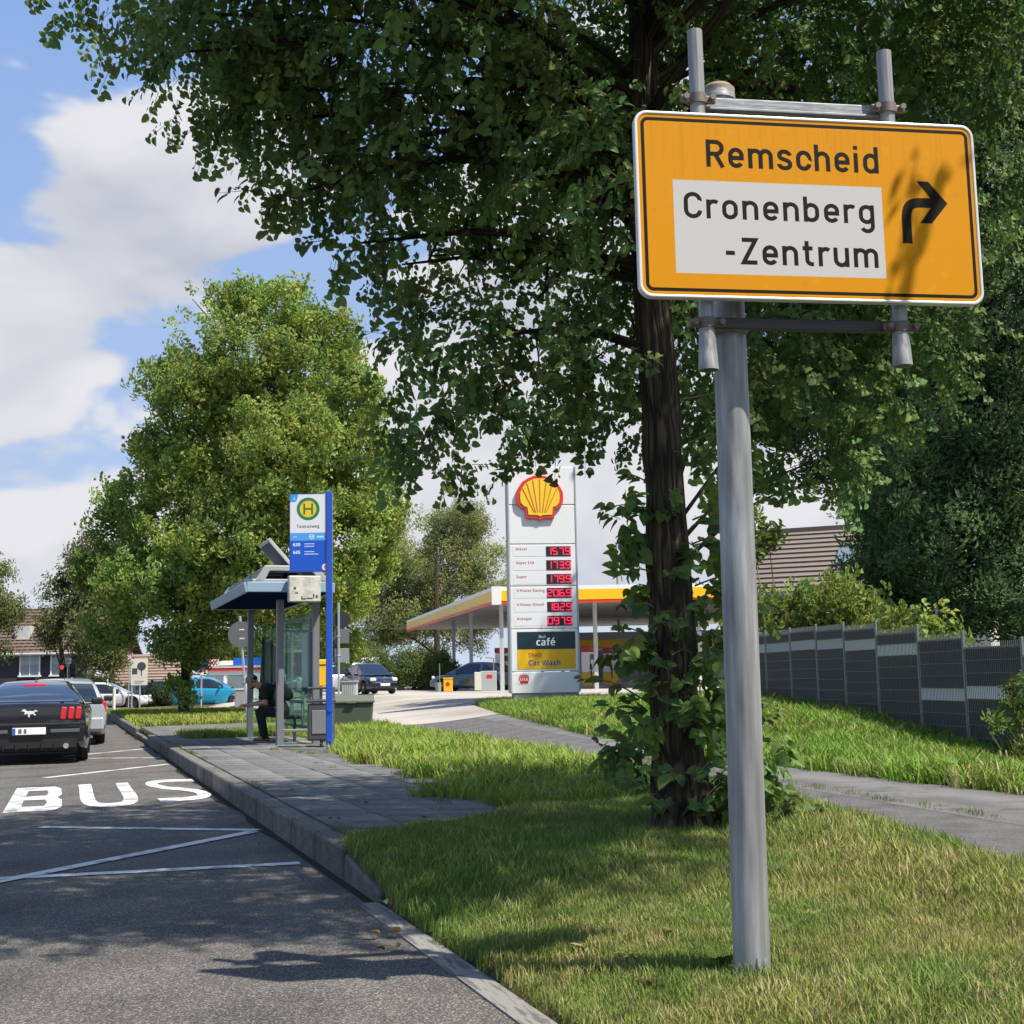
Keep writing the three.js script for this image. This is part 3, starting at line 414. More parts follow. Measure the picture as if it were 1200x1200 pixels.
// ---------------------------------------------------------------- grass
{
  const R = rng(404);
  const tuft = (n, h, spread, w) => {
    const list = [];
    for (let i = 0; i < n; i++) {
      const a = R() * 6.283, r = spread * Math.sqrt(R()), x = Math.cos(a) * r, z = Math.sin(a) * r, b = R() * 6.283, lean = h * (0.15 + 0.6 * R()), hh = h * (0.55 + 0.6 * R()), ww = w * (0.7 + 0.6 * R()), dx = Math.cos(b), dz = Math.sin(b), nx = -dz * ww / 2, nz = dx * ww / 2;
      const p0 = [x - nx, -0.01, z - nz], p1 = [x + nx, -0.01, z + nz], mx = x + dx * lean * 0.35, mz = z + dz * lean * 0.35, q0 = [mx - nx * 0.8, hh * 0.62, mz - nz * 0.8], q1 = [mx + nx * 0.8, hh * 0.62, mz + nz * 0.8], e = [x + dx * lean, hh * 0.95, z + dz * lean];
      const g = new THREE.BufferGeometry(); g.setAttribute('position', new THREE.Float32BufferAttribute([...p0, ...p1, ...q1, ...p0, ...q1, ...q0, ...q0, ...q1, ...e], 3)); g.computeVertexNormals(); list.push(g);
    }
    return mg(list);
  };
  const blade = leafMat({ roughness: 0.8, transmission: 0.3 });
  const dry = (s, t) => clamp(sstep(3.2, 0.2, t - s * 0.3) * 0.55 + (noise3(s * 1.6, t * 1.6, 8) - 0.5) * 1.1);
  function grass(name, geo, area, count, tint, keep, size) {
    const mats = [], cols = [], m4 = new THREE.Matrix4(), q = new THREE.Quaternion(), E = new THREE.Euler();
    for (let i = 0; i < count; i++) {
      const s = lerp(area[0], area[1], R()), t = lerp(area[2], area[3], R()), k = keep(s, t); if (R() > k) continue;
      const [x, z] = RC(s, t), sc = size(s, t) * (0.7 + 0.6 * R()); E.set((R() - 0.5) * 0.5, R() * 6.28, (R() - 0.5) * 0.5);
      m4.compose(V(x, G(s, t), z), q.setFromEuler(E), V(sc * 1.1, sc, sc * 1.1)); mats.push(m4.clone());
      const d = dry(s, t), v = 0.65 + 0.7 * R(), straw = R() < 0.06 + 0.3 * d;
      const c = straw ? [0.42, 0.36, 0.16] : [lerp(tint[0], 0.25, d * 0.7), lerp(tint[1], 0.26, d * 0.5), lerp(tint[2], 0.05, d * 0.5)]; cols.push(c.map((n) => n * v));
    }
    const g = new THREE.InstancedMesh(geo, blade, mats.length); g.name = name; g.castShadow = g.receiveShadow = true; mats.forEach((a, i) => { g.setMatrixAt(i, a); g.setColorAt(i, col.setRGB(...cols[i])); });
    g.userData = { kind: 'stuff' }; scene.add(g); return g;
  }
  const nearTuft = tuft(15, 0.08, 0.06, 0.0036), midTuft = tuft(14, 0.17, 0.1, 0.011), farTuft = tuft(16, 0.22, 0.22, 0.03);
  const pathNear = (t) => table([[-3, 2.75], [0.9, 2.95], [2.9, 3.2], [6.8, 3.9], [10.6, 4.48], [16, 4.8], [25.6, 5.15]], t), pathFar = (t) => table([[-3, 6.05], [2.9, 6], [6.8, 6.04], [10.6, 6.25], [16, 7], [25.6, 8.25]], t);
  const walkEdge = (t) => t < 4 ? 0.02 : table([[4, 0.2], [4.6, 1.2], [5.5, 1.75], [7, 1.5], [10.3, 2.2], [14.6, 2.0], [17, 2.75], [26, 2.75]], t) + (noise3(t * 1.7, 3, 9) - 0.5) * 0.5;
  const bare = (s, t) => 1 - 0.85 * sstep(0.32, 0.1, Math.hypot(s - 0.8, t + 0.1)) - 0.5 * sstep(0.5, 0.2, Math.hypot(s - 2.2, t - 3.3));
  const A = grass('grass', nearTuft, [0.06, 4.3, -4, 6.2], 68000, [0.15, 0.245, 0.045], (s, t) => (s > walkEdge(t) && s < pathNear(t) + 0.05 * noise3(t * 5, 1, 2) ? (0.55 + 0.75 * noise3(s * 2.2, t * 2.2, 1)) * bare(s, t) * (s > pathNear(t) - 0.5 ? 1.3 : 1) : 0), (s, t) => 0.62 + 0.5 * noise3(s * 1.3, t * 1.3, 5) + 0.9 * sstep(0.75, 0.1, Math.abs(s - pathNear(t) + 0.2)) + 0.35 * sstep(0.5, 3, t));
  A.userData.label = 'mown, partly dry grass round the sign post'; 
  grass('grass', midTuft, [0.2, 5.3, 5.4, 26], 17000, [0.23, 0.325, 0.045], (s, t) => (s > walkEdge(t) && s < pathNear(t) ? 0.95 : 0), (s, t) => 0.75 + 0.6 * noise3(s * 1.3, t * 1.3, 5)).userData.label = 'long sunlit grass strip between pavement and path';
  grass('grass', midTuft, [5.9, 14.5, -2, 24], 26000, [0.16, 0.28, 0.03], (s, t) => (s > pathFar(t) && s < 13.4 && !(t > 16 && s > 12.6 + (t - 16) * 0.2) ? 0.9 : 0), (s, t) => 0.8 + 0.6 * noise3(s * 1.3, t * 1.3, 5)).userData.label = 'bright green grass bank below the fence';
  grass('grass', midTuft, [7.2, 19, 20, 34.5], 12000, [0.17, 0.28, 0.035], (s, t) => (s > pathFar(t) && t < 32.3 + s * 0.05 && s > 8.3 + Math.max(0, t - 25.7) * 0.22 ? 0.9 : 0), () => 0.9).userData.label = 'green grass round the foot of the price pylon';
  grass('grass', farTuft, [0.25, 4.9, 30.5, 63], 11000, [0.24, 0.29, 0.04], (s, t) => (t > 30.7 + s * 0.3 && Math.abs(t - 40 - s * 0.3) > 0 ? 0.9 : 0), () => 0.62).userData.label = 'sunlit grass island beyond the bus shelter';
  grass('grass', midTuft, [0.25, 5, 20.8, 25.5], 3600, [0.17, 0.24, 0.036], (s, t) => (t > 21.8 - (s > 2.7 ? 20 : 0) && t < 24.8 + s * 0.25 && s > 0.6 ? 0.9 : 0), () => 0.75).userData.label = 'grass patch behind the bus shelter';
  // weeds in the joints of the kerb and the edge of the path
  grass('weeds', nearTuft, [0.02, 6, 3, 20], 30000, [0.09, 0.15, 0.03], (s, t) => (Math.abs(s - 0.19) < 0.03 && noise3(1, t * 1.1, 2) > 0.62 ? 0.5 : Math.abs(s - (pathNear(t) + (pathFar(t) - pathNear(t)) * 0.5)) < 0.09 && t < 12 ? 0.28 : s > 1.4 && s < 2.4 && t < 17 && noise3(s * 3, t * 2, 6) > 0.6 ? 0.3 : 0), () => 0.7).userData.label = 'small weeds along kerb joints and path edge';
  const ros = []; for (let k = 0; k < 9; k++) { const g = leafGeo(0.1, 0.045, 0.2); g.applyQuaternion(quat(V(Math.cos(k * 0.72), 0.35 + 0.3 * R(), Math.sin(k * 0.72)), V(0, 1, 0))); ros.push(g); }
  grass('weeds', mg(ros), [0.3, 3.3, -3, 6], 420, [0.09, 0.19, 0.04], (s, t) => (s > walkEdge(t) + 0.2 && s < pathNear(t) && noise3(s * 1.1, t * 1.1, 12) > 0.55 ? 0.8 : 0), () => 0.75).userData.label = 'broad-leaved weeds scattered in the mown grass';
  const lit = new THREE.BufferGeometry().copy(leafGeo(0.06, 0.045, 0.25)); lit.rotateX(-1.3);
  grass('fallen_leaves', lit, [-0.4, 3.2, -3, 9], 500, [0.2, 0.12, 0.04], (s, t) => (s > 0.2 || (t < 2.8 && s > -0.3) ? (s < 0.2 ? 0.25 : 0.6) : 0), () => 0.8).userData.label = 'small dry leaves lying on grass and road edge';
  // tall seed stalks in front of the fence
  const st = [], hd = [], base = onRoad(9.6, 7.6), Rw = rng(9);
  const wg = thing('tall_grass', 'tall grass with drooping seed heads at the right edge by the fence', 'grass', base);
  for (let k = 0; k < 70; k++) { const a = Rw() * 6.28, r = 0.75 * Math.sqrt(Rw()), b = V(Math.cos(a) * r * 1.4, -0.05, Math.sin(a) * r), hgt = 0.35 + 0.5 * Rw(), l = (Rw() - 0.5) * 0.5, e = b.clone().add(V(l, hgt, (Rw() - 0.5) * 0.3)), m = b.clone().lerp(e, 0.6).add(V(-l * 0.25, 0.06, 0)); st.push(tube([b, m, e], 0.004, 0.002, 3, 5)); if (k % 3 === 0) { const g = new THREE.SphereGeometry(0.016, 5, 4); g.scale(1, 3.4, 1); g.translate(e.x, e.y, e.z); hd.push(g); } }
  part(wg, 'stalk', st, S(0.16, 0.2, 0.06, 0.9)).userData.kind = 'stuff'; part(wg, 'seed_head', hd, S(0.33, 0.29, 0.16, 0.9)).userData.kind = 'stuff';
}

// ---------------------------------------------------------------- the yellow direction sign
{
  const O = onRoad(0.8, -0.1), pole = thing('direction_sign', 'yellow and white direction sign with black right-turn arrow on a thick galvanised pole', 'road sign', O);
  const gx = (x, y, z) => V(x - O[0], y - O[1], z - O[2]);
  const lean = 0.012;
  part(pole, 'pole', [tube([V(0, -0.2, 0), V(lean, 1.4, -0.01), V(lean * 1.2, 2.4, -0.01), V(lean * 0.6, 3.55, -0.01)], 0.0715, 0.0655, 40, 30), cy(0.069, 0.073, 0.04, lean * 0.6, 3.535, -0.01, 40)], M.zinc);
  part(pole, 'pole_cap', [put(new THREE.SphereGeometry(0.067, 24, 10, 0, 6.283, 0, 1.57).scale(1, 0.55, 1), lean * 0.6, 3.56, -0.01), cy(0.07, 0.07, 0.02, lean * 0.6, 3.556, -0.01, 24)], S(0.24, 0.2, 0.13, 0.7));
  part(pole, 'base_tab', [0, 0.028].map((k) => put(extr([[-0.01, 0], [0.01, 0], [0.007, 0.055], [-0.007, 0.06]], 0.006), 0.016 + k, 0.005, 0.078 - k * 0.5, -0.2, 0.5, 0)), M.zincDull);
  const c = gx(1.2181, 3.1132, -5.05), W = 1.437, H = 0.7614, f = new THREE.Group(); f.position.copy(c); f.rotation.set(0, 0.158, 0.0035); f.name = 'sign_board';
  // glyphs of a road-sign alphabet, drawn with one stroke width on a grid 7 units tall
  const PI = Math.PI;
  const glyph = {
    R: [4.7, (x) => { x.m(.5, 0); x.l(.5, 6.5); x.l(2.5, 6.5); x.a(2.5, 4.95, 1.55, PI / 2, -PI / 2); x.l(.5, 3.4); x.m(2.3, 3.4); x.l(4.2, -.05); }],
    C: [4.7, (x) => { x.m(4.05, 4.9); x.a(2.3, 4.75, 1.78, .1, PI); x.l(.52, 2.25); x.a(2.3, 2.25, 1.78, PI, 2 * PI - .1); }],
    Z: [4.6, (x) => { x.m(.4, 6.5); x.l(3.9, 6.5); x.l(.7, .5); x.l(4.2, .5); }],
    e: [4.2, (x) => { x.m(.6, 2.55); x.l(3.45, 2.55); x.l(3.45, 3.2); x.a(2, 3.22, 1.47, 0, PI); x.l(.53, 1.98); x.a(2, 1.98, 1.47, PI, 2 * PI - .55); }],
    m: [6.6, (x) => { x.m(.5, 0); x.l(.5, 5.2); x.m(.5, 3.4); x.a(1.85, 3.33, 1.35, PI, 0); x.l(3.2, 0); x.m(3.2, 3.4); x.a(4.55, 3.33, 1.35, PI, 0); x.l(5.9, 0); }],
    s: [4.0, (x) => { x.m(3.3, 3.75); x.b(3.15, 5.05, .55, 5.15, .6, 3.7); x.b(.65, 2.35, 3.35, 2.95, 3.35, 1.45); x.b(3.35, .05, .55, .1, .45, 1.5); }],
    c: [3.9, (x) => { x.m(3.35, 3.5); x.a(2, 3.22, 1.47, .15, PI); x.l(.53, 1.98); x.a(2, 1.98, 1.47, PI, 2 * PI - .15); }],
    h: [4.3, (x) => { x.m(.5, 0); x.l(.5, 7); x.m(.5, 3.2); x.a(2, 3.2, 1.5, PI, 0); x.l(3.5, 0); }],
    i: [1.5, (x) => { x.m(.5, 0); x.l(.5, 5.2); x.m(.5, 6.05); x.l(.5, 7.1); }],
    d: [4.4, (x) => { x.m(3.5, 0); x.l(3.5, 7); x.m(3.5, 3.2); x.a(2, 3.2, 1.5, 0, PI); x.l(.5, 2); x.a(2, 2, 1.5, PI, 2 * PI); }],
    b: [4.3, (x) => { x.m(.5, 0); x.l(.5, 7); x.m(.5, 3.2); x.a(2, 3.2, 1.5, PI, 0); x.l(3.5, 2); x.a(2, 2, 1.5, 2 * PI, PI); }],
    r: [3.0, (x) => { x.m(.5, 0); x.l(.5, 5.2); x.m(.5, 3.2); x.a(1.95, 3.25, 1.45, PI, .9); }],
    o: [4.2, (x) => { x.m(3.47, 2); x.l(3.47, 3.2); x.a(2, 3.22, 1.47, 0, PI); x.l(.53, 2); x.a(2, 1.98, 1.47, PI, 2 * PI); }],
    n: [4.3, (x) => { x.m(.5, 0); x.l(.5, 5.2); x.m(.5, 3.2); x.a(2, 3.2, 1.5, PI, 0); x.l(3.5, 0); }],
    u: [4.3, (x) => { x.m(.5, 5.2); x.l(.5, 2); x.a(2, 2, 1.5, PI, 2 * PI); x.m(3.5, 5.2); x.l(3.5, 0); }],
    g: [4.4, (x) => { x.m(3.5, 5.2); x.l(3.5, -.6); x.a(2.05, -.6, 1.45, 0, -PI * .86); x.m(3.5, 3.2); x.a(2, 3.2, 1.5, 0, PI); x.l(.5, 2); x.a(2, 2, 1.5, PI, 2 * PI); }],
    t: [3.1, (x) => { x.m(1.1, 6.7); x.l(1.1, 1.7); x.a(2.3, 1.72, 1.2, PI, PI * 1.5); x.l(2.8, .52); x.m(0, 4.75); x.l(2.6, 4.75); }],
    '-': [3.0, (x) => { x.m(.2, 2.9); x.l(2.5, 2.9); }],
  };
  const face = canvasTex(2048, 1085, (x, w, h) => {
    x.fillStyle = '#d08a05'; x.fillRect(0, 0, w, h);
    x.globalAlpha = 0.07; const r = rng(3); for (let k = 0; k < 500; k++) { x.fillStyle = r() > 0.5 ? '#7a5200' : '#fff0c0'; x.fillRect(r() * w, r() * h, 2 + r() * 60, 1 + r() * 2); } x.globalAlpha = 0.05; for (let k = 0; k < 70; k++) { const gx = r() * w, gl = 60 + r() * 400; x.fillStyle = '#3a2c10'; x.fillRect(gx, 20 + r() * 60, 3 + r() * 9, gl); } for (let k = 0; k < 60; k++) { x.fillStyle = r() > 0.5 ? '#4a3a18' : '#fff2cc'; x.beginPath(); x.arc(r() * w, r() * h, 3 + r() * 22, 0, 7); x.fill(); } x.globalAlpha = 1;
    x.lineWidth = 20; x.strokeStyle = '#17130c'; x.lineJoin = 'round';
    const rr = (a, b, c2, d, q) => { x.beginPath(); x.moveTo(a + q, b); x.arcTo(c2, b, c2, d, q); x.arcTo(c2, d, a, d, q); x.arcTo(a, d, a, b, q); x.arcTo(a, b, c2, b, q); x.closePath(); };
    rr(47, 47, w - 47, h - 47, 34); x.stroke();
    x.fillStyle = '#bfbdb9'; x.fillRect(w * 0.104, h * 0.368, w * 0.607, h * 0.5);
    x.strokeStyle = '#15120d'; x.lineCap = 'butt'; x.lineJoin = 'miter';
    const write = (text, left, right, base, cap) => {
      const k = cap / 7; let tot = 0; for (const ch of text) tot += glyph[ch][0] + 1.0; const sx = (right - left) / (tot - 1.5); let cx = left;
      for (const ch of text) {
        const px = (a) => cx + a * sx, py = (b) => base - b * k; x.lineWidth = k * 1.13; x.beginPath();
        const o = { m: (a, b) => x.moveTo(px(a), py(b)), l: (a, b) => x.lineTo(px(a), py(b)), b: (...p) => x.bezierCurveTo(px(p[0]), py(p[1]), px(p[2]), py(p[3]), px(p[4]), py(p[5])),
          a: (a, b, q, s, e) => { for (let i = 0; i <= 24; i++) { const an = s + (e - s) * i / 24; x.lineTo(px(a + q * Math.cos(an)), py(b + q * Math.sin(an))); } } };
        glyph[ch][1](o); x.stroke(); cx += (glyph[ch][0] + 1.0) * sx;
      }
    };
    write('Remscheid', w * 0.203, w * 0.705, h * 0.292, h * 0.147);
    write('Cronenberg', w * 0.133, w * 0.684, h * 0.572, h * 0.138);
    write('-Zentrum', w * 0.245, w * 0.686, h * 0.812, h * 0.141);
    x.strokeStyle = '#1b150b'; x.lineWidth = w * 0.0285; x.beginPath(); x.moveTo(w * 0.781, h * 0.672); x.lineTo(w * 0.781, h * 0.56); x.bezierCurveTo(w * 0.781, h * 0.47, w * 0.79, h * 0.445, w * 0.83, h * 0.445); x.lineTo(w * 0.875, h * 0.445); x.stroke();
    x.fillStyle = '#1b150b'; x.beginPath(); [[.818, .325], [.853, .325], [.908, .444], [.857, .558], [.822, .558], [.868, .444]].forEach(([a, b], i) => (i ? x.lineTo(w * a, h * b) : x.moveTo(w * a, h * b))); x.fill();
  });
  const sg = new THREE.ShapeGeometry(rrect(W - 0.014, H - 0.014, 0.045), 8), uv = sg.attributes.uv, pp = sg.attributes.position; for (let i = 0; i < uv.count; i++) uv.setXY(i, pp.getX(i) / W + 0.5, pp.getY(i) / H + 0.5);
  sg.translate(0, 0, 0.0145);
  const board = part(pole, 'sign_board', extr(rrect(W - 0.02, H - 0.02, 0.045), 0.026), M.zincDull); board.position.copy(c); board.rotation.copy(f.rotation);
  part(board, 'sign_face', sg, P(1, 1, 1, 0.6, { map: face, specularIntensity: 0.25 }), 'yellow sign face with black lettering, white panel and turn arrow');
  const rimS = rrect(W, H, 0.052); rimS.holes.push(rrect(W - 0.026, H - 0.026, 0.042)); part(board, 'rim', extr(rimS, 0.036, 0.004), S(0.7, 0.69, 0.66, 0.4, { metalness: 0.2 }));
  // two upright tubes behind the board, joined to the pole by cross bars and clamps
  const loc = (x, y, z) => V(x, y, z), tubes = [[-0.415, -0.11, 0.765], [0.375, -0.62, 0.74]];
  for (const [x, lo, hi] of [[-0.43, -0.65, 0.765], [0.385, -0.62, 0.72]]) {
    part(board, 'support_tube', [cy(0.0305, 0.0305, hi - lo, x, (hi + lo) / 2, -0.06, 24), cy(0.031, 0.041, 0.16, x, lo + 0.08, -0.06, 24)], M.zinc);
    part(board, 'clamp', [0.47, -0.46].flatMap((y) => [cy(0.038, 0.038, 0.04, x, y, -0.06, 20), rb(0.05, 0.035, 0.02, x - 0.05, y, -0.055), rb(0.05, 0.035, 0.02, x + 0.05, y, -0.055), cy(0.013, 0.013, 0.05, x - 0.055, y, -0.045, 6, Math.PI / 2), cy(0.013, 0.013, 0.05, x + 0.055, y, -0.045, 6, Math.PI / 2)]), S(0.16, 0.13, 0.11, 0.6, { metalness: 0.3 }));
  }
  part(board, 'cross_bar', [rb(0.84, 0.055, 0.04, -0.02, 0.475, -0.115, 0.006), rb(0.84, 0.012, 0.06, -0.02, 0.447, -0.105, 0.003)], M.zincDull);
  part(board, 'cross_bar', [rb(0.84, 0.045, 0.04, -0.02, -0.445, -0.115, 0.006)], S(0.06, 0.06, 0.06, 0.6));
  part(board, 'bracket', [rb(0.17, 0.05, 0.1, -0.31, 0.475, -0.16, 0.01), rb(0.17, 0.05, 0.1, -0.31, -0.445, -0.16, 0.01)], M.zincDull);
}

// ---------------------------------------------------------------- bus stop
{
  const O = onRoad(2.22, 15.78), st = thing('bus_stop_sign', 'bus stop sign with green H badge on a tall blue post', 'bus stop sign', O, ROAD_TURN - 0.33 + 0.03);
  part(st, 'post', [rb(0.105, 4.2, 0.07, 0, 2.1 - 0.1, 0, 0.02), cy(0.06, 0.06, 0.03, 0, 0.62, 0, 12), cy(0.06, 0.06, 0.03, 0, 0.16, 0, 12)], M.blue);
  const face = canvasTex(560, 1200, (x, w, h) => {
    const W = w, H = h; x.fillStyle = '#0d52c4'; x.fillRect(0, 0, W, H); x.fillStyle = '#dfe0e2'; x.fillRect(0, 0, W, H * 0.5); x.fillStyle = '#4c9fe2'; x.fillRect(0, H * 0.5, W, H * 0.1);
    x.fillStyle = '#3f97e6'; x.beginPath(); x.moveTo(0, 0); x.lineTo(W * 0.22, 0); x.lineTo(W * 0.2, H * 0.06); x.lineTo(W * 0.14, H * 0.1); x.lineTo(0, H * 0.1); x.fill(); x.fillStyle = '#e6f0fa'; x.font = 'bold 50px sans-serif'; x.fillText('2', W * 0.09, H * 0.068);
    const cx = W * 0.5, cyy = H * 0.19; x.fillStyle = '#1c7d50'; x.beginPath(); x.arc(cx, cyy, W * 0.32, 0, 7); x.fill(); x.fillStyle = '#e8c21c'; x.beginPath(); x.arc(cx, cyy, W * 0.23, 0, 7); x.fill();
    x.strokeStyle = '#1c6a46'; x.lineWidth = W * 0.05; x.beginPath(); x.moveTo(cx - W * 0.11, cyy - W * 0.155); x.lineTo(cx - W * 0.11, cyy + W * 0.155); x.moveTo(cx + W * 0.11, cyy - W * 0.155); x.lineTo(cx + W * 0.11, cyy + W * 0.155); x.moveTo(cx - W * 0.11, cyy); x.lineTo(cx + W * 0.11, cyy); x.stroke();
    x.fillStyle = '#33363c'; x.font = 'bold 66px sans-serif'; x.textAlign = 'center'; x.fillText('Taunusweg', cx, H * 0.435);
    x.strokeStyle = '#e9f2fb'; x.lineWidth = 9; x.beginPath(); x.arc(W * 0.6, H * 0.55, 34, 0, 7); x.stroke(); x.fillStyle = '#e9f2fb'; x.font = 'bold 30px sans-serif'; x.fillText('VRR', W * 0.6, H * 0.559); x.font = 'bold 52px sans-serif'; x.fillText('wsw', W * 0.84, H * 0.565); x.fillRect(W * 0.07, H * 0.548, W * 0.13, 6);
    x.textAlign = 'left'; x.font = 'bold 70px sans-serif'; x.fillText('630', W * 0.08, H * 0.672); x.fillText('645', W * 0.08, H * 0.772);
    [[0.4, 0.638, 0.27], [0.4, 0.67, 0.3], [0.4, 0.738, 0.3], [0.4, 0.77, 0.38]].forEach(([a, b, c]) => { for (let q = 0; q < c - 0.02; q += 0.035) x.fillRect(W * (a + q), H * b, W * 0.026, 13); });
    x.fillStyle = '#e6e2e2'; x.beginPath(); x.arc(W * 0.98, H * 0.945, 52, 0, 7); x.fill(); x.fillStyle = '#dd8076'; x.beginPath(); x.arc(W * 0.99, H * 0.945, 32, 0, 7); x.fill();
  });
  const panel = part(st, 'sign_panel', rb(0.585, 1.25, 0.03, -0.335, 3.43, 0.0, 0.008), M.blue);
  part(panel, 'sign_face', put(new THREE.PlaneGeometry(0.57, 1.235), -0.333, 3.43, 0.0175), P(1, 1, 1, 0.4, { map: face, clearcoat: 0.3 }), 'white and blue sign face with green H badge and route numbers');
}
{
  // the shelter, in its own axes: x to the right of the road, z back towards the viewer
  const O = onRoad(1.79, 18.0), sh = thing('bus_shelter', 'grey bus shelter with blue-edged roof, glass walls and a solar panel', 'bus shelter', O, ROAD_TURN), L = 3.8;
  const postM = S(0.2, 0.205, 0.215, 0.45, { metalness: 0.3 });
  for (const [x, z] of [[0, 0], [0, -L], [0.62, -0.02], [0.62, -L]]) part(sh, 'post', rb(0.12, 2.6, 0.12, x, 1.2, z, 0.015), postM);
  part(sh, 'glass_wall', rb(0.44, 1.95, 0.012, 0.31, 1.25, 0, 0.003), M.glassGreen); part(sh, 'glass_wall', rb(0.44, 1.95, 0.012, 0.31, 1.25, -L, 0.003), M.glassGreen);
  for (let k = 0; k < 3; k++) part(sh, 'glass_wall', rb(0.012, 1.9, 1.14, 0.62, 1.25, -0.68 - k * 1.22, 0.003), M.glassGreen);
  part(sh, 'rail', [rb(0.05, 0.06, L - 0.13, 0.62, 0.27, -L / 2, 0.01), rb(0.05, 0.06, L - 0.13, 0.62, 2.24, -L / 2, 0.01), rb(0.5, 0.05, 0.05, 0.31, 0.25, 0, 0.01), rb(0.5, 0.035, 0.04, 0.31, 1.95, 0.02, 0.01), rb(0.045, 1.9, 0.045, 0.62, 1.25, -1.29, 0.01), rb(0.045, 1.9, 0.045, 0.62, 1.25, -2.51, 0.01)], postM);
  part(sh, 'notice_case', [rb(0.05, 1.1, 0.75, 0.56, 1.45, -0.55, 0.01)], S(0.02, 0.05, 0.16, 0.35));
  part(sh, 'poster', rb(0.01, 0.95, 0.62, 0.528, 1.45, -0.55, 0.003), S(0.4, 0.42, 0.42, 0.5));
  const roof = part(sh, 'roof', [rb(1.42, 0.06, L + 1.5, 0.06, 2.62, -L / 2 - 0.1, 0.01)], P(0.01, 0.022, 0.07, 1, { specularIntensity: 0 }));
  part(roof, 'fascia', [rb(0.05, 0.17, L + 1.56, -0.68, 2.66, -L / 2 - 0.1, 0.012, 0, 0, 0.25), rb(0.05, 0.17, L + 1.56, 0.8, 2.66, -L / 2 - 0.1, 0.012), rb(1.44, 0.17, 0.05, 0.06, 2.67, 0.66, 0.012), rb(1.44, 0.17, 0.05, 0.06, 2.67, -L - 0.87, 0.012)], S(0.24, 0.34, 0.44, 0.4));
  const arch = new THREE.Shape([[-0.62, 0], [-0.44, 0.29], [0.44, 0.29], [0.68, 0], [0.52, 0], [0.36, 0.2], [-0.36, 0.2], [-0.46, 0]].map((p) => new THREE.Vector2(...p)));
  for (const z of [0.62, -L - 0.8]) part(roof, 'roof_frame', put(extr(arch, 0.09, 0.01), 0.08, 2.745, z), S(0.42, 0.42, 0.42, 0.45, { metalness: 0.3 }));
  part(roof, 'roof_frame', rb(1.3, 0.07, 0.07, 0.08, 2.77, 0.63, 0.01), S(0.42, 0.42, 0.42, 0.45, { metalness: 0.3 }));
  part(roof, 'skylight', [bx(0.012, 0.34, L + 1.36, -0.42, 2.88, -L / 2 - 0.1, 0, 0, -0.55), bx(0.012, 0.36, L + 1.36, 0.56, 2.88, -L / 2 - 0.1, 0, 0, 0.68), bx(0.84, 0.012, L + 1.36, 0.06, 3.02, -L / 2 - 0.1)], P(0.5, 0.56, 0.6, 0.15, { transmission: 0.5, thickness: 0 }));
  for (let k = 0; k < 4; k++) part(roof, 'purlin', bx(0.9, 0.05, 0.05, 0.06, 2.98, 0.1 - k * 1.2), postM);
  part(sh, 'control_box', [rb(0.54, 0.44, 0.16, 0.28, 2.63, 0.78, 0.02)], S(0.62, 0.6, 0.52, 0.6, { map: rep(softMap, 2) }), 'cream control box with dark scribbles hung on the roof end');
  part(sh, 'scribble', [[0.3, 2.58, .04, .035], [0.33, 2.5, .05, .015], [0.42, 2.42, .02, .05], [0.45, 2.4, .07, .018], [0.55, 2.41, .1, .016], [0.62, 2.45, .02, .07], [0.67, 2.44, .03, .05], [0.55, 2.68, .02, .008]].map(([x, y, w, h]) => bx(w, h, 0.004, x - 0.19, y + 0.06, 0.862)), S(0.05, 0.03, 0.03, 0.7));
  const sol = part(sh, 'solar_panel', put(rb(0.05, 0.85, 1.1, 0, 0, 0, 0.01), 0.1, 3.22, -0.6, 0, 0, 0.72), S(0.012, 0.014, 0.03, 0.5));
  part(sol, 'panel_frame', [put(mg([rb(0.06, 0.05, 1.14, 0, 0.43, 0, 0.01), rb(0.06, 0.05, 1.14, 0, -0.43, 0, 0.01), rb(0.06, 0.9, 0.03, 0, 0, 0.555, 0.01), rb(0.06, 0.9, 0.03, 0, 0, -0.555, 0.01)]), 0.1, 3.22, -0.6, 0, 0, 0.72), bar(V(0.17, 2.95, -0.2), V(0.24, 3.28, -0.2), 0.02), bar(V(0.17, 2.95, -1), V(0.24, 3.28, -1), 0.02)], S(0.55, 0.55, 0.55, 0.4, { metalness: 0.4 }));
  part(sh, 'paving_base', rb(0.95, 0.03, L + 0.6, 0.22, -0.004, -L / 2, 0.005), S(0.3, 0.295, 0.28, 0.9, { map: rep(softMap, 2) }));
  const bench = thing('bench', 'dark slatted metal bench inside the bus shelter', 'bench', onRoad(1.79 + 0.38, 18.0 + 1.75), ROAD_TURN);
  for (let k = 0; k < 4; k++) part(bench, 'seat_slat', rb(0.075, 0.03, 1.7, -0.15 + k * 0.095, 0.46, 0, 0.008), M.darkGrey);
  for (const z of [-0.7, 0.7]) part(bench, 'leg', [rb(0.05, 0.45, 0.06, 0.05, 0.225, z, 0.008), rb(0.3, 0.03, 0.06, 0, 0.43, z, 0.008)], M.darkGrey);
  part(bench, 'back_rail', [rb(0.03, 0.06, 1.7, 0.2, 0.72, 0, 0.008), rb(0.03, 0.3, 0.04, 0.2, 0.58, 0.6, 0.008), rb(0.03, 0.3, 0.04, 0.2, 0.58, -0.6, 0.008)], M.midGrey);
}
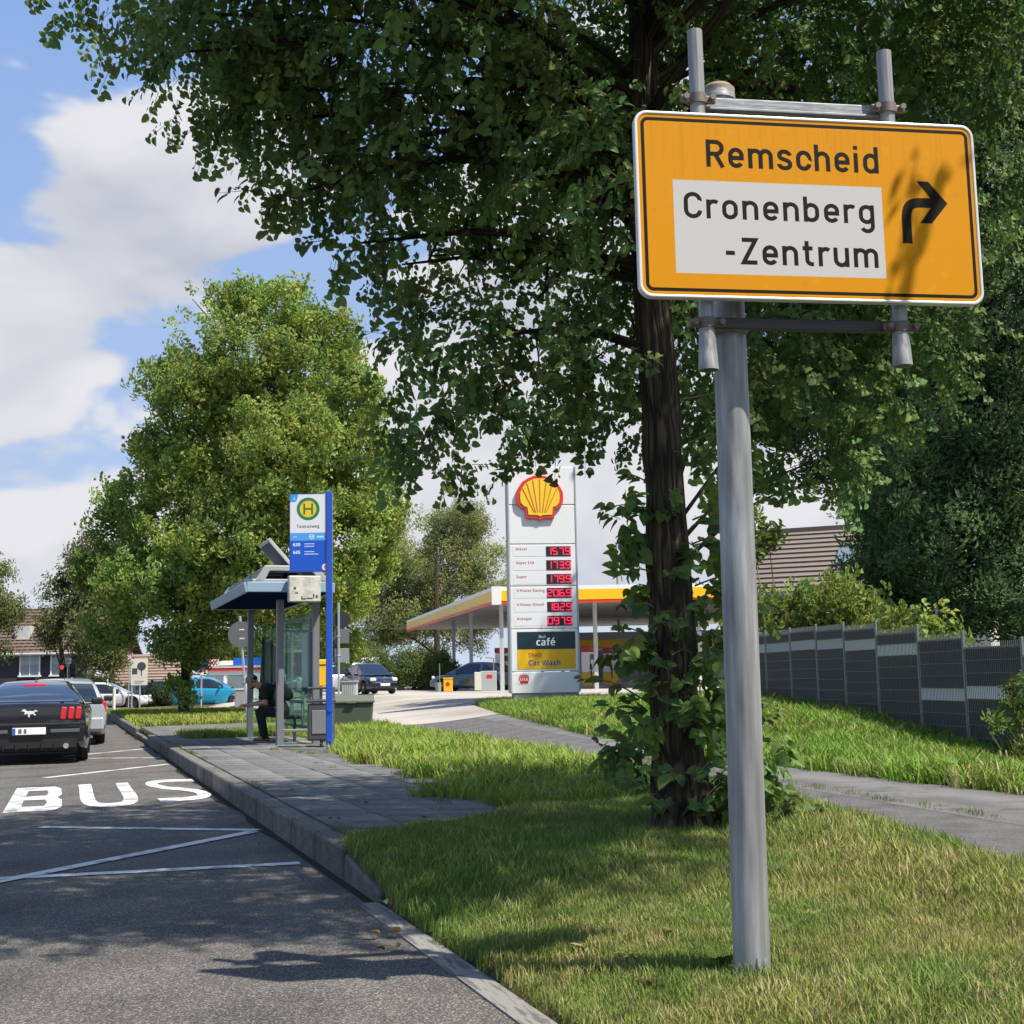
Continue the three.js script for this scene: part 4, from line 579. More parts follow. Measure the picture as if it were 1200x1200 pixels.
{
  const b = thing('litter_bin', 'dark grey litter bin beside the blue bus stop post', 'litter bin', onRoad(2.3, 16.9), 0.05);
  part(b, 'body', rb(0.42, 0.6, 0.32, 0, 0.42, 0, 0.03), M.darkGrey); part(b, 'panel', rb(0.27, 0.38, 0.02, 0, 0.42, 0.162, 0.008), M.grey);
  part(b, 'hood', [rb(0.46, 0.05, 0.36, 0, 0.76, 0, 0.02), rb(0.03, 0.22, 0.3, -0.2, 0.86, 0, 0.01), rb(0.03, 0.22, 0.3, 0.2, 0.86, 0, 0.01), rb(0.44, 0.04, 0.34, 0, 0.97, 0, 0.02)], M.darkGrey); part(b, 'post', cy(0.03, 0.03, 0.5, 0, 0.05, -0.05, 10), M.grey); part(b, 'lock', rb(0.06, 0.06, 0.03, 0.18, 0.2, 0.165, 0.008), M.alu);
  const g = thing('grit_bin', 'green-grey grit bin with sloping lid on the grass beyond the blue post', 'grit bin', onRoad(4.35, 24.2), 0.08), gm = S(0.075, 0.09, 0.065, 0.6);
  const taper = new RoundedBoxGeometry(0.9, 0.6, 0.6, 3, 0.04), p = taper.attributes.position; for (let i = 0; i < p.count; i++) { const k = 1 + p.getY(i) * 0.16; p.setX(i, p.getX(i) * k); p.setZ(i, p.getZ(i) * k); } taper.computeVertexNormals();
  part(g, 'body', taper.translate(0, 0.3, 0), gm);
  const lid = part(g, 'lid', [rb(1.0, 0.06, 0.7, 0, 0.62, 0, 0.02), put(extr([[-0.34, 0], [0.34, 0], [0.2, 0.13], [-0.2, 0.13]], 0.96, 0.02), 0, 0.64, 0, 0, Math.PI / 2, 0)], S(0.1, 0.115, 0.09, 0.6)); part(lid, 'handle', rb(0.2, 0.03, 0.04, 0, 0.6, 0.36, 0.01), gm);
  const cab = thing('cabinet', 'small pale grey service cabinet behind the grit bin', 'cabinet', onRoad(4.8, 26.6)); part(cab, 'body', rb(0.36, 1.05, 0.3, 0, 0.52, 0, 0.02), M.offWhite); part(cab, 'cover', [rb(0.4, 0.05, 0.34, 0, 1.06, 0, 0.015), ...[0, 1, 2, 3, 4].map((k) => bx(0.012, 0.5, 0.01, -0.1 + k * 0.05, 0.75, 0.153))], M.midGrey);
  const c2 = thing('cabinet', 'grey concrete block cabinet beside the turquoise car', 'cabinet', onRoad(6.1, 57.7, 0.12)); part(c2, 'body', rb(0.45, 0.85, 0.4, 0, 0.42, 0, 0.03), M.midGrey); part(c2, 'cover', rb(0.5, 0.06, 0.45, 0, 0.87, 0, 0.02), M.offWhite);
}

// ---------------------------------------------------------------- small road signs and the traffic signal
const disc = (r, d, z, seg = 28) => put(new THREE.CylinderGeometry(r, r, d, seg), 0, 0, z, Math.PI / 2);
{
  const P0 = (px, depth) => { const p = at(px, 800, depth); return [p.x, gxz(p.x, p.z), p.z]; };
  // round sign seen from behind on a leaning pole
  let O = P0(291, 30), s = thing('road_sign', 'round grey road sign seen from behind on a leaning pole by the shelter', 'road sign', O, 0.3);
  part(s, 'pole', bar(V(0.02, -0.2, 0), V(-0.2, 2.6, 0), 0.03), M.alu); part(s, 'disc', put(disc(0.3, 0.02, 0), -0.17, 2.18, 0.04, 0, 0, 0.08), S(0.09, 0.095, 0.1, 0.6)); part(s, 'clamp', [rb(0.12, 0.04, 0.05, -0.165, 2.28, 0.03), rb(0.12, 0.04, 0.05, -0.155, 2.08, 0.03)], M.alu);
  // blue round sign with a white arrow
  O = P0(236, 56); s = thing('road_sign', 'round blue sign with white arrow on a thin post near the turquoise car', 'road sign', O, 0.1);
  part(s, 'post', cy(0.035, 0.035, 2.4, 0, 1.2, 0, 10), M.alu); part(s, 'disc', put(disc(0.33, 0.02, 0.05), 0, 2.1, 0), M.signBlue); part(s, 'arrow', put(extr([[-0.2, 0.02], [-0.02, 0.2], [-0.02, 0.09], [0.2, 0.09], [0.2, -0.05], [-0.02, -0.05], [-0.02, -0.16]], 0.006), 0, 2.12, 0.064, 0, 0, 0.7), M.white); part(s, 'plate', rb(0.5, 0.2, 0.02, 0, 1.62, 0.05), M.white);
  // pale information board with a red triangle
  O = P0(161, 68); s = thing('information_board', 'pale board with dark house and tree pictogram on two posts', 'sign', O, 0.12);
  part(s, 'post', cy(0.04, 0.04, 2.9, -0.28, 1.45, -0.05, 8), M.alu); part(s, 'post', cy(0.04, 0.04, 2.2, 0.12, 1.1, -0.05, 8), M.alu);
  part(s, 'board', rb(0.84, 0.95, 0.03, 0.08, 2.1, 0, 0.01), M.cream); part(s, 'plate', rb(0.84, 0.36, 0.03, 0.08, 1.42, 0, 0.01), M.cream); part(s, 'plate_text', [bx(0.5, 0.05, 0.006, 0.1, 1.45, 0.018), bx(0.36, 0.04, 0.006, 0.05, 1.36, 0.018)], M.midGrey);
  part(s, 'tree_pictogram', [put(disc(0.22, 0.008, 0), 0.2, 2.22, 0.019), bx(0.05, 0.36, 0.008, 0.2, 1.92, 0.021)], M.darkGrey); part(s, 'house_pictogram', [bx(0.26, 0.3, 0.008, -0.14, 1.97, 0.019)], M.darkGrey);
  O = P0(151, 69); s = thing('warning_sign', 'small red and white triangle sign left of the pale board', 'road sign', O, 0.1);
  part(s, 'post', cy(0.03, 0.03, 2.9, 0, 1.45, 0, 8), M.alu); part(s, 'triangle', put(extr([[-0.32, -0.2], [0.32, -0.2], [0, 0.36]], 0.02), 0, 2.75, 0.05), M.red); part(s, 'triangle_face', put(extr([[-0.18, -0.13], [0.18, -0.13], [0, 0.2]], 0.006), 0, 2.75, 0.064), M.white);
  O = P0(124, 72); s = thing('street_name_sign', 'white blank street sign on a pale post behind the silver car', 'sign', O, 0.1); part(s, 'post', cy(0.06, 0.06, 2.6, 0.08, 1.3, 0, 8), M.offWhite); part(s, 'plate', rb(0.75, 0.3, 0.03, -0.2, 1.95, 0.07, 0.01), M.white);
  O = P0(134, 58); s = thing('bollard', 'pale bollard at the kerb in front of the white car', 'bollard', O); part(s, 'post', cy(0.07, 0.07, 1.05, 0, 0.5, 0, 10), M.cream); part(s, 'cap', put(new THREE.SphereGeometry(0.07, 10, 6), 0, 1.03, 0), M.offWhite);
  // backs of signs on one post beyond the blue stop post
  O = P0(397, 33); s = thing('road_sign', 'stack of grey signs seen from behind on one post beside the dark hatchback', 'road sign', O, 0.1);
  part(s, 'post', cy(0.03, 0.03, 3.1, 0, 1.5, 0, 10), M.alu); part(s, 'disc', put(disc(0.21, 0.02, 0), 0.08, 2.62, -0.03), S(0.02, 0.022, 0.025, 0.6)); part(s, 'plate', rb(0.36, 0.36, 0.02, 0.08, 2.2, -0.03), S(0.13, 0.135, 0.14, 0.6)); part(s, 'plate', rb(0.36, 0.36, 0.02, 0.08, 1.72, -0.03), S(0.24, 0.245, 0.25, 0.5)); part(s, 'clamp', [rb(0.1, 0.03, 0.05, 0, 2.2, 0.01), rb(0.1, 0.03, 0.05, 0, 1.72, 0.01)], M.alu);
  // traffic signal
  O = P0(79, 48); O[1] = 0; s = thing('traffic_signal', 'traffic signal with red lamp lit above the silver car roof', 'traffic light', O, 0.05);
  part(s, 'post', cy(0.05, 0.05, 2.0, 0, 1.0, 0, 10), M.alu);
  for (const x of [-0.16, 0.2]) { const h = part(s, 'signal_head', rb(0.22, 0.72, 0.2, x, 1.75, 0.05, 0.04), M.black); part(h, 'visor', [0.22, 0, -0.22].map((y) => put(new THREE.CylinderGeometry(0.09, 0.09, 0.12, 12, 1, true, -1.6, 3.2), x, 1.75 + y, 0.2, Math.PI / 2, 0, 0)), M.black); part(h, x < 0 ? 'red_lamp' : 'green_lamp', put(disc(0.075, 0.02, 0), x, 1.75 + (x < 0 ? 0.22 : -0.22), 0.155), x < 0 ? S(0.3, 0.01, 0.01, 0.4, { emissive: new THREE.Color(0.7, 0.03, 0.02) }) : S(0.02, 0.25, 0.2, 0.4, { emissive: new THREE.Color(0.02, 0.35, 0.3) })); }
  // yellow box and thin post near the forecourt
  O = P0(376, 42); s = thing('letter_box', 'yellow letter box on a post seen beside the blue stop post', 'letter box', O); part(s, 'body', rb(0.52, 0.85, 0.35, 0, 1.35, 0, 0.05), M.yellow); part(s, 'slot', bx(0.36, 0.04, 0.01, 0, 1.6, 0.178), M.black); part(s, 'post', rb(0.1, 1, 0.1, 0, 0.45, 0), M.darkGrey);
}

// ---------------------------------------------------------------- the fence with woven strips
{
  const fence = thing('privacy_fence', 'stepped grey privacy fence of woven strips with one white strip, above the grass bank', 'fence', [0, 0, 0]);
  const A = [5.72, -30.6], Bp = [7.40, -19.0], cut = [-0.13, 0.035, 0.1715, 0.303, 0.427, 0.557, 0.702, 0.839, 0.99, 1.13, 1.27], wires = S(0.19, 0.195, 0.2, 0.5, { metalness: 0.3 });
  const stripMs = [0.03, 0.035, 0.042].map((k) => S(k, k * 1.03, k * 1.12, 0.5)), whiteM = S(0.88, 0.88, 0.88, 0.5), R = rng(8);
  const topPx = [[860, 741], [885, 738], [921, 734], [952, 731.5], [984, 731], [1022, 735], [1070, 742.5], [1123, 750.5], [1191, 760], [1270, 772]];
  for (let i = 0; i < cut.length - 1; i++) {
    const a = [lerp(A[0], Bp[0], cut[i]), lerp(A[1], Bp[1], cut[i])], b = [lerp(A[0], Bp[0], cut[i + 1]), lerp(A[1], Bp[1], cut[i + 1])], w = Math.hypot(b[0] - a[0], b[1] - a[1]) - 0.06, mx = (a[0] + b[0]) / 2, mz = (a[1] + b[1]) / 2;
    const tp = at(...topPx[Math.min(i, 9)], -b[1]).y + (i > 8 ? -0.1 : 0), turn = Math.atan2(-(b[1] - a[1]), b[0] - a[0]), H = 1.72, base = tp - H;
    const bars = []; for (let x = -w / 2; x <= w / 2 + 0.001; x += w / 30) bars.push(bx(0.007, H, 0.007, x, H / 2, 0.012)); for (let k = 0; k <= 8; k++) for (const z of [0.02, -0.02]) bars.push(bx(w, 0.008, 0.008, 0, 0.04 + k * 0.2, z));
    const panel = part(fence, 'panel', bars, wires); panel.position.set(mx, base, mz); panel.rotation.y = turn;
    const whiteRow = i < 1 ? 6 : i < 5 ? 6 : i === 5 ? 6 : i === 6 ? 3 : i === 7 ? 5 : 6;
    const wr = [6, 6, 6, 6, 6, 6, 3, 4, 6, 6][i];
    for (let k = 0; k < 8; k++) { const st = part(panel, 'strip', bx(w - 0.01, 0.192, 0.004, 0, 0.14 + k * 0.2, -0.002 + (R() - 0.5) * 0.004), k === wr ? whiteM : stripMs[Math.floor(R() * 3)]); if (k === wr) st.userData.label = 'white strip'; }
    for (const q of i ? [b] : [a, b]) { const ps = part(fence, 'post', rb(0.06, H + 0.25, 0.04, 0, 0, 0, 0.005), wires); ps.position.set(q[0], base + H / 2 - 0.09, q[1]); ps.rotation.y = turn; }
  }
}

// ---------------------------------------------------------------- vehicles: u runs from the tail (0) to the nose (L); the car faces -z
const curve = (pts) => (u) => table(pts, u);
const smooth = (pts) => (u) => { let s = 0; for (let k = -3; k <= 3; k++) s += table(pts, u + k * 0.05); return s / 7; };
function vehicle(name, label, cat, o, pos, turn, group) {
  const v = thing(name, label, cat, pos, turn, group), L = o.L, hw = o.W / 2, deck = smooth(o.deck), plan = smooth(o.plan), sill = curve(o.sill || [[0, 0.3], [0.4, 0.2], [L - 0.4, 0.2], [L, 0.28]]);
  const us = new Set([0, 0.02, 0.06, 0.12, 0.2, L - 0.2, L - 0.12, L - 0.06, L - 0.02, L]); for (let u = 0.3; u < L - 0.25; u += 0.12) us.add(+u.toFixed(3)); for (const a of o.axles) for (let k = -8; k <= 8; k++) us.add(+(a + o.arch * k / 8).toFixed(3));
  const U = [...us].filter((u) => u >= 0 && u <= L).sort((a, b) => a - b), low = (u) => { let y = sill(u); for (const a of o.axles) { const d = Math.abs(u - a); if (d < o.arch) y = Math.max(y, o.wheel + Math.sqrt(o.arch * o.arch - d * d)); } return y; };
  const tailLean = o.tailLean || (() => 0), noseLean = o.noseLean || (() => 0);
  const row = (u) => {
    const d = deck(u), lo = low(u), w = hw * plan(u), f = (k) => lerp(lo, d, k), out = [[0, lo], [w * 0.86, lo], [w * 0.955, lo + 0.02], [w * 0.985, f(0.25)], [w, f(0.5)], [w * 0.992, f(0.72)], [w * 0.965, f(0.88)], [w * 0.92, f(0.965)], [w * 0.82, d], [w * 0.45, d + 0.012], [0, d + 0.018]];
    return out.map(([x, y]) => V(x, y, L / 2 - u - tailLean(y) * clamp(1 - u / 0.9) + noseLean(y) * clamp(1 - (L - u) / 0.9)));
  };
  const grid = (rows, pick) => {      // both halves of a lofted surface; pick(i, j) says which material a face goes to
    const parts = {}; const n = rows[0].length;
    for (const mir of [1, -1]) {
      const byKey = {};
      for (let i = 0; i < rows.length - 1; i++) for (let j = 0; j < n - 1; j++) { const k = pick(i, j); if (k) (byKey[k] ||= []).push([i, j]); }
      for (const k in byKey) {
        const idx = []; byKey[k].forEach(([i, j]) => { const a = i * n + j, b = a + n; mir > 0 ? idx.push(a, b, a + 1, b, b + 1, a + 1) : idx.push(a, a + 1, b, b, a + 1, b + 1); });
        const g = new THREE.BufferGeometry(); g.setAttribute('position', new THREE.Float32BufferAttribute(rows.flatMap((r) => r.flatMap((p) => [p.x * mir, p.y, p.z])), 3)); g.setIndex(idx); g.computeVertexNormals(); (parts[k] ||= []).push(g);
      }
    }
    for (const k in parts) { const m = mergeVertices(mg(parts[k]).deleteAttribute('normal').deleteAttribute('uv'), 1e-4); m.computeVertexNormals(); parts[k] = m; }
    return parts;
  };
  const rows = U.map(row), close = (r) => r.map((p) => V(0, p.y, p.z));
  const body = grid([close(rows[0]), ...rows, close(rows[rows.length - 1])], () => 'b').b;
  const shell = part(v, 'body', body, o.paint);
  // cabin
  const c = o.cabin, rf = smooth(c.roof), gu = []; for (let k = 0; k <= 44; k++) gu.push(lerp(c.from, c.to, k / 44));
  const crow = (u) => { const d = deck(u) - 0.012, r = Math.max(rf(u), d + 0.004), k = clamp((r - d) / c.h), w0 = hw * plan(u) * 0.915, w1 = lerp(w0, c.top, k), h = r - d; return [[w0, d], [lerp(w0, w1, 0.42), d + h * 0.45], [lerp(w0, w1, 0.82), d + h * 0.84], [w1 * 0.985, d + h * 0.95], [w1 * 0.9, d + h * 0.99], [w1 * 0.45, r + 0.01 * k], [0, r + 0.014 * k]].map(([x, y]) => V(x, y, L / 2 - u)); };
  const cab = grid(gu.map(crow), (i, j) => { const u = (gu[i] + gu[i + 1]) / 2; if (j < 2) return u > c.side[0] && u < c.side[1] && !c.pillars.some((p) => Math.abs(u - p) < 0.06) ? 'g' : 'p'; if (j >= 4 && u < c.rear) return 'g'; if (j >= 4 && u > c.front) return 'g'; if (c.darkRoof && j >= 4) return 'g'; return 'p'; });
  part(v, 'roof', cab.p, o.roofPaint || o.paint); if (cab.g) part(v, 'window', cab.g, M.carGlass);
  part(v, 'underbody', rb(o.W * 0.78, 0.34, L - 0.5, 0, o.wheel + 0.02, 0, 0.04), M.black);
  const rim = S(0.35, 0.36, 0.37, 0.35, { metalness: 0.7 });
  for (const a of o.axles) for (const sd of [-1, 1]) {
    const w = part(v, 'wheel', [put(new THREE.TorusGeometry(o.wheel - 0.085, 0.085, 10, 28), 0, 0, 0, 0, Math.PI / 2), cy(o.wheel - 0.015, o.wheel - 0.015, 0.19, 0, 0, 0, 28, 0, 0, Math.PI / 2)], M.rubber); w.position.set(sd * (hw * 0.96 - 0.1), o.wheel, L / 2 - a);
    const sp = [cy(o.wheel * 0.66, o.wheel * 0.66, 0.03, 0, 0, 0, 24, 0, 0, Math.PI / 2), cy(0.06, 0.06, 0.06, sd * 0.02, 0, 0, 12, 0, 0, Math.PI / 2)]; for (let k = 0; k < 5; k++) sp.push(rb(0.05, o.wheel * 0.62, 0.07, sd * 0.02, Math.cos(k * 1.2566) * o.wheel * 0.33, Math.sin(k * 1.2566) * o.wheel * 0.33, 0.01, k * 1.2566));
    part(w, 'rim', mg(sp).translate(sd * 0.05, 0, 0), rim);
  }
  for (const sd of [-1, 1]) { const mu = c.mirror, m = part(v, 'mirror', [rb(0.2, 0.13, 0.1, sd * (hw * 0.98 + 0.1), deck(mu) + 0.07, L / 2 - mu, 0.04), rb(0.12, 0.03, 0.05, sd * (hw * 0.93), deck(mu) + 0.02, L / 2 - mu, 0.01)], o.mirrorPaint || o.paint); }
  return Object.assign(v, { front: (u) => L / 2 - u, deckAt: deck, hw });
}
const plate = (v, y, z, back) => { const p = part(v, 'number_plate', rb(0.52, 0.115, 0.015, 0, y, z, 0.004), M.white); part(p, 'plate_band', bx(0.045, 0.1, 0.004, back ? -0.232 : 0.232, y, z + (back ? 0.0095 : -0.0095)), M.signBlue); return p; };
const carPaint = (r, g, b, ro = 0.28) => P(r, g, b, ro, { clearcoat: 1, clearcoatRoughness: 0.05, metalness: 0.25 });
{
  // dark coupe seen from behind
  const L = 4.78, O = RC(-2.18, 18.45 + 2.39), v = vehicle('coupe_car', 'dark grey two-door coupe seen from behind with triple red tail lights', 'car', {
    L, W: 1.92, wheel: 0.34, arch: 0.4, axles: [0.98, 3.7], paint: carPaint(0.011, 0.012, 0.016, 0.2), mirrorPaint: M.black,
    deck: [[0, 0.98], [0.08, 1.0], [0.45, 0.99], [1.2, 0.985], [2.4, 0.93], [3.2, 0.93], [4.3, 0.82], [4.6, 0.74], [4.78, 0.6]],
    plan: [[0, 0.9], [0.1, 0.955], [0.4, 0.985], [1.0, 1.0], [2.2, 0.965], [3.7, 0.985], [4.4, 0.92], [4.78, 0.72]], sill: [[0, 0.36], [0.25, 0.26], [0.6, 0.2], [4.2, 0.18], [4.78, 0.24]],
    tailLean: (y) => clamp(0.62 - y) * 0.2 + clamp(y - 0.9) * 0.25,
    cabin: { from: 0.42, to: 3.3, h: 0.38, top: 0.56, roof: [[0.42, 0.99], [0.8, 1.13], [1.3, 1.29], [1.75, 1.375], [2.2, 1.385], [2.55, 1.33], [3.3, 0.92]], side: [1.05, 2.75], pillars: [1.45], rear: 1.42, front: 2.5, mirror: 2.72 },
  }, [O[0], 0, O[1]], ROAD_TURN - 0.03);
  const z0 = L / 2;
  part(v, 'tail_panel', rb(1.5, 0.2, 0.02, 0, 0.83, z0 - 0.015, 0.008), M.black);
  for (const s of [-1, 1]) { const t = part(v, 'tail_light', [0.53, 0.65, 0.765].map((x, i) => put(rb(0.09, 0.21, 0.05, 0, 0, 0, 0.025), s * x, 0.835, z0 + 0.004 - i * 0.006, 0, s * 0.12, -s * 0.1)), M.redLens); }
  part(v, 'spoiler', [put(rb(1.52, 0.022, 0.16, 0, 0, 0, 0.01), 0, 1.035, z0 - 0.14, 0.08), put(rb(0.06, 0.05, 0.1, 0, 0, 0, 0.01), -0.5, 1.01, z0 - 0.14), put(rb(0.06, 0.05, 0.1, 0, 0, 0, 0.01), 0.5, 1.01, z0 - 0.14)], carPaint(0.02, 0.022, 0.028));
  part(v, 'brake_light', put(rb(0.36, 0.03, 0.05, 0, 0, 0, 0.008), 0, 1.315, z0 - 1.36), S(0.5, 0.02, 0.03, 0.3, { emissive: new THREE.Color(0.25, 0.01, 0.02) }));
  const bump = part(v, 'bumper', [rb(1.6, 0.05, 0.05, 0, 0.66, z0 + 0.005, 0.02)], carPaint(0.02, 0.022, 0.028)); part(bump, 'bumper_crease', [rb(0.46, 0.06, 0.03, -0.56, 0.55, z0 - 0.015, 0.01), rb(0.46, 0.06, 0.03, 0.56, 0.55, z0 - 0.015, 0.01)], S(0.09, 0.1, 0.11, 0.3));
  part(v, 'diffuser', [rb(1.5, 0.2, 0.06, 0, 0.36, z0 - 0.07, 0.02), ...[-0.4, -0.2, 0, 0.2, 0.4].map((x) => bx(0.02, 0.12, 0.08, x, 0.31, z0 - 0.06))], M.black);
  part(v, 'exhaust_pipe', [-0.58, 0.58].map((x) => cy(0.045, 0.045, 0.14, x, 0.3, z0 - 0.06, 16, Math.PI / 2)), M.chrome);
  const p = plate(v, 0.555, z0 + 0.012, true); part(p, 'plate_print', [bx(0.05, 0.07, 0.003, -0.14, 0.555, z0 + 0.021), bx(0.04, 0.07, 0.003, -0.06, 0.555, z0 + 0.021)], S(0.1, 0.11, 0.14, 0.6));
  const horse = [[-0.13, 0.03], [-0.09, 0.055], [-0.05, 0.03], [-0.01, 0.04], [0.03, 0.035], [0.06, 0.05], [0.075, 0.07], [0.11, 0.06], [0.13, 0.035], [0.1, 0.035], [0.07, 0.015], [0.09, -0.02], [0.06, -0.015], [0.03, -0.005], [0.02, -0.06], [0.0, -0.07], [-0.005, -0.02], [-0.05, -0.01], [-0.08, -0.04], [-0.1, -0.03], [-0.07, 0.005], [-0.09, 0.025]];
  part(v, 'emblem', put(extr(horse.map(([x, y]) => [-x, y]), 0.012, 0.003), 0, 0.845, z0 + 0.002), S(0.8, 0.8, 0.8, 0.3, { metalness: 0.3 }));
  part(v, 'antenna', put(extr([[-0.07, 0], [0.07, 0], [0.05, 0.05]], 0.02), 0, 1.39, z0 - 1.75, 0, Math.PI / 2), M.black);
  // silver estate-like car ahead of it
  const L2 = 4.6, O2 = RC(-1.72, 25.3 + 2.3), v2 = vehicle('silver_car', 'silver car queuing ahead of the dark coupe', 'car', {
    L: L2, W: 1.84, wheel: 0.35, arch: 0.4, axles: [0.85, 3.6], paint: carPaint(0.42, 0.44, 0.46), mirrorPaint: M.black,
    deck: [[0, 0.9], [0.1, 0.94], [1, 0.95], [2.4, 0.92], [3.4, 0.9], [4.3, 0.8], [4.6, 0.62]], plan: [[0, 0.92], [0.15, 0.97], [0.8, 1], [3.6, 1], [4.3, 0.92], [4.6, 0.74]],
    cabin: { from: 0.08, to: 3.5, h: 0.5, top: 0.6, roof: [[0.08, 0.92], [0.3, 1.14], [0.62, 1.35], [1.4, 1.45], [2.2, 1.44], [2.6, 1.37], [3.5, 0.91]], side: [0.5, 2.95], pillars: [1.1, 1.95], rear: 0.6, front: 2.55, mirror: 2.8 },
  }, [O2[0], 0, O2[1]], ROAD_TURN + 0.0);
  for (const s of [-1, 1]) part(v2, 'tail_light', rb(0.16, 0.26, 0.12, s * 0.8, 0.82, L2 / 2 - 0.07, 0.04), M.redLens); plate(v2, 0.68, L2 / 2 + 0.012, true); part(v2, 'bumper', rb(1.66, 0.28, 0.1, 0, 0.46, L2 / 2 - 0.02, 0.05), carPaint(0.42, 0.44, 0.46)); part(v2, 'roof_rail', [-0.58, 0.58].map((x) => rb(0.035, 0.03, 1.6, x, 1.485, 0.4, 0.01)), M.black); part(v2, 'antenna', bar(V(0, 1.42, 1.4), V(0, 1.55, 1.5), 0.008), M.black);
}
{
  const hatch = (name, label, paint, pos, turn, k = {}) => {
    const L = k.L || 3.9, h = k.h || 1.5, b = h - 0.55, v = vehicle(name, label, 'car', {
      L, W: k.W || 1.74, wheel: 0.31, arch: 0.36, axles: [0.62, L - 0.8], paint,
      deck: [[0, b - 0.02], [0.15, b + 0.02], [L * 0.5, b - 0.04], [L * 0.72, b - 0.06], [L - 0.35, b - 0.2], [L, b - 0.42]], plan: [[0, 0.88], [0.2, 0.96], [0.7, 1], [L - 0.9, 1], [L - 0.3, 0.93], [L, 0.74]],
      cabin: { from: 0.06, to: L * 0.76, h: 0.52, top: 0.58, roof: [[0.06, b], [0.25, b + 0.27], [0.55, b + 0.48], [L * 0.35, h], [L * 0.5, h - 0.02], [L * 0.76, b - 0.05]], side: [0.45, L * 0.66], pillars: [L * 0.3], rear: 0.5, front: L * 0.52, mirror: L * 0.62 },
    }, pos, turn);
    const f = -L / 2; for (const s of [-1, 1]) { part(v, 'headlight', put(rb(0.3, 0.17, 0.16, 0, 0, 0, 0.06), s * 0.55, b - 0.25, f + 0.13, 0, s * -0.35), M.lamp); part(v, 'tail_light', rb(0.16, 0.24, 0.12, s * 0.68, b - 0.12, L / 2 - 0.05, 0.04), M.redLens); }
    plate(v, 0.46, f - 0.012, false); part(v, 'bumper', [rb(1.3, 0.22, 0.1, 0, 0.42, f + 0.05, 0.05)], paint); part(v, 'grille', [rb(1.05, 0.1, 0.03, 0, 0.32, f - 0.005, 0.01), rb(0.7, 0.05, 0.03, 0, b - 0.26, f + 0.0, 0.01)], M.black);
    return v;
  };
  const T = (px, depth, up) => { const p = at(px, 800, depth); return [p.x, up === undefined ? gxz(p.x, p.z) + 0.014 : up, p.z]; };
  const vw = hatch('hatchback_car', 'small dark blue hatchback facing the viewer on the forecourt road', carPaint(0.012, 0.016, 0.035), T(434, 64), Math.PI + 0.5, { L: 3.6, W: 1.66 });
  part(vw, 'emblem', [put(new THREE.TorusGeometry(0.085, 0.012, 6, 20), 0, 0.72, -1.76), put(extr([[-0.06, 0.05], [-0.04, 0.05], [0, -0.03], [0.04, 0.05], [0.06, 0.05], [0.01, -0.06], [-0.01, -0.06]], 0.01), 0, 0.72, -1.76)], M.chrome);
  hatch('hatchback_car', 'white car half hidden behind the blue bus stop post', carPaint(0.62, 0.62, 0.6), T(391, 66), Math.PI - 1.1, { L: 4.2, h: 1.6 });
  hatch('boxy_car', 'bright turquoise boxy car on the side street', carPaint(0.01, 0.27, 0.45), T(249, 72, 0.03), -1.45, { L: 4.1, h: 1.62 });
  hatch('suv_car', 'blue-grey crossover parked under the station canopy', carPaint(0.05, 0.095, 0.125), T(553, 72), 1.2, { L: 4.4, h: 1.55, W: 1.85 });
  hatch('white_car', 'white car with dark roof on the side street behind the silver car', carPaint(0.66, 0.65, 0.62), T(128, 70, 0.02), -1.5, { L: 4.3, h: 1.45 });
  hatch('dark_car', 'dark grey car parked beyond the lime trunk on the grass island', carPaint(0.05, 0.07, 0.1), T(198, 76, 0.03), -1.5, { L: 4.3, h: 1.5 });
}

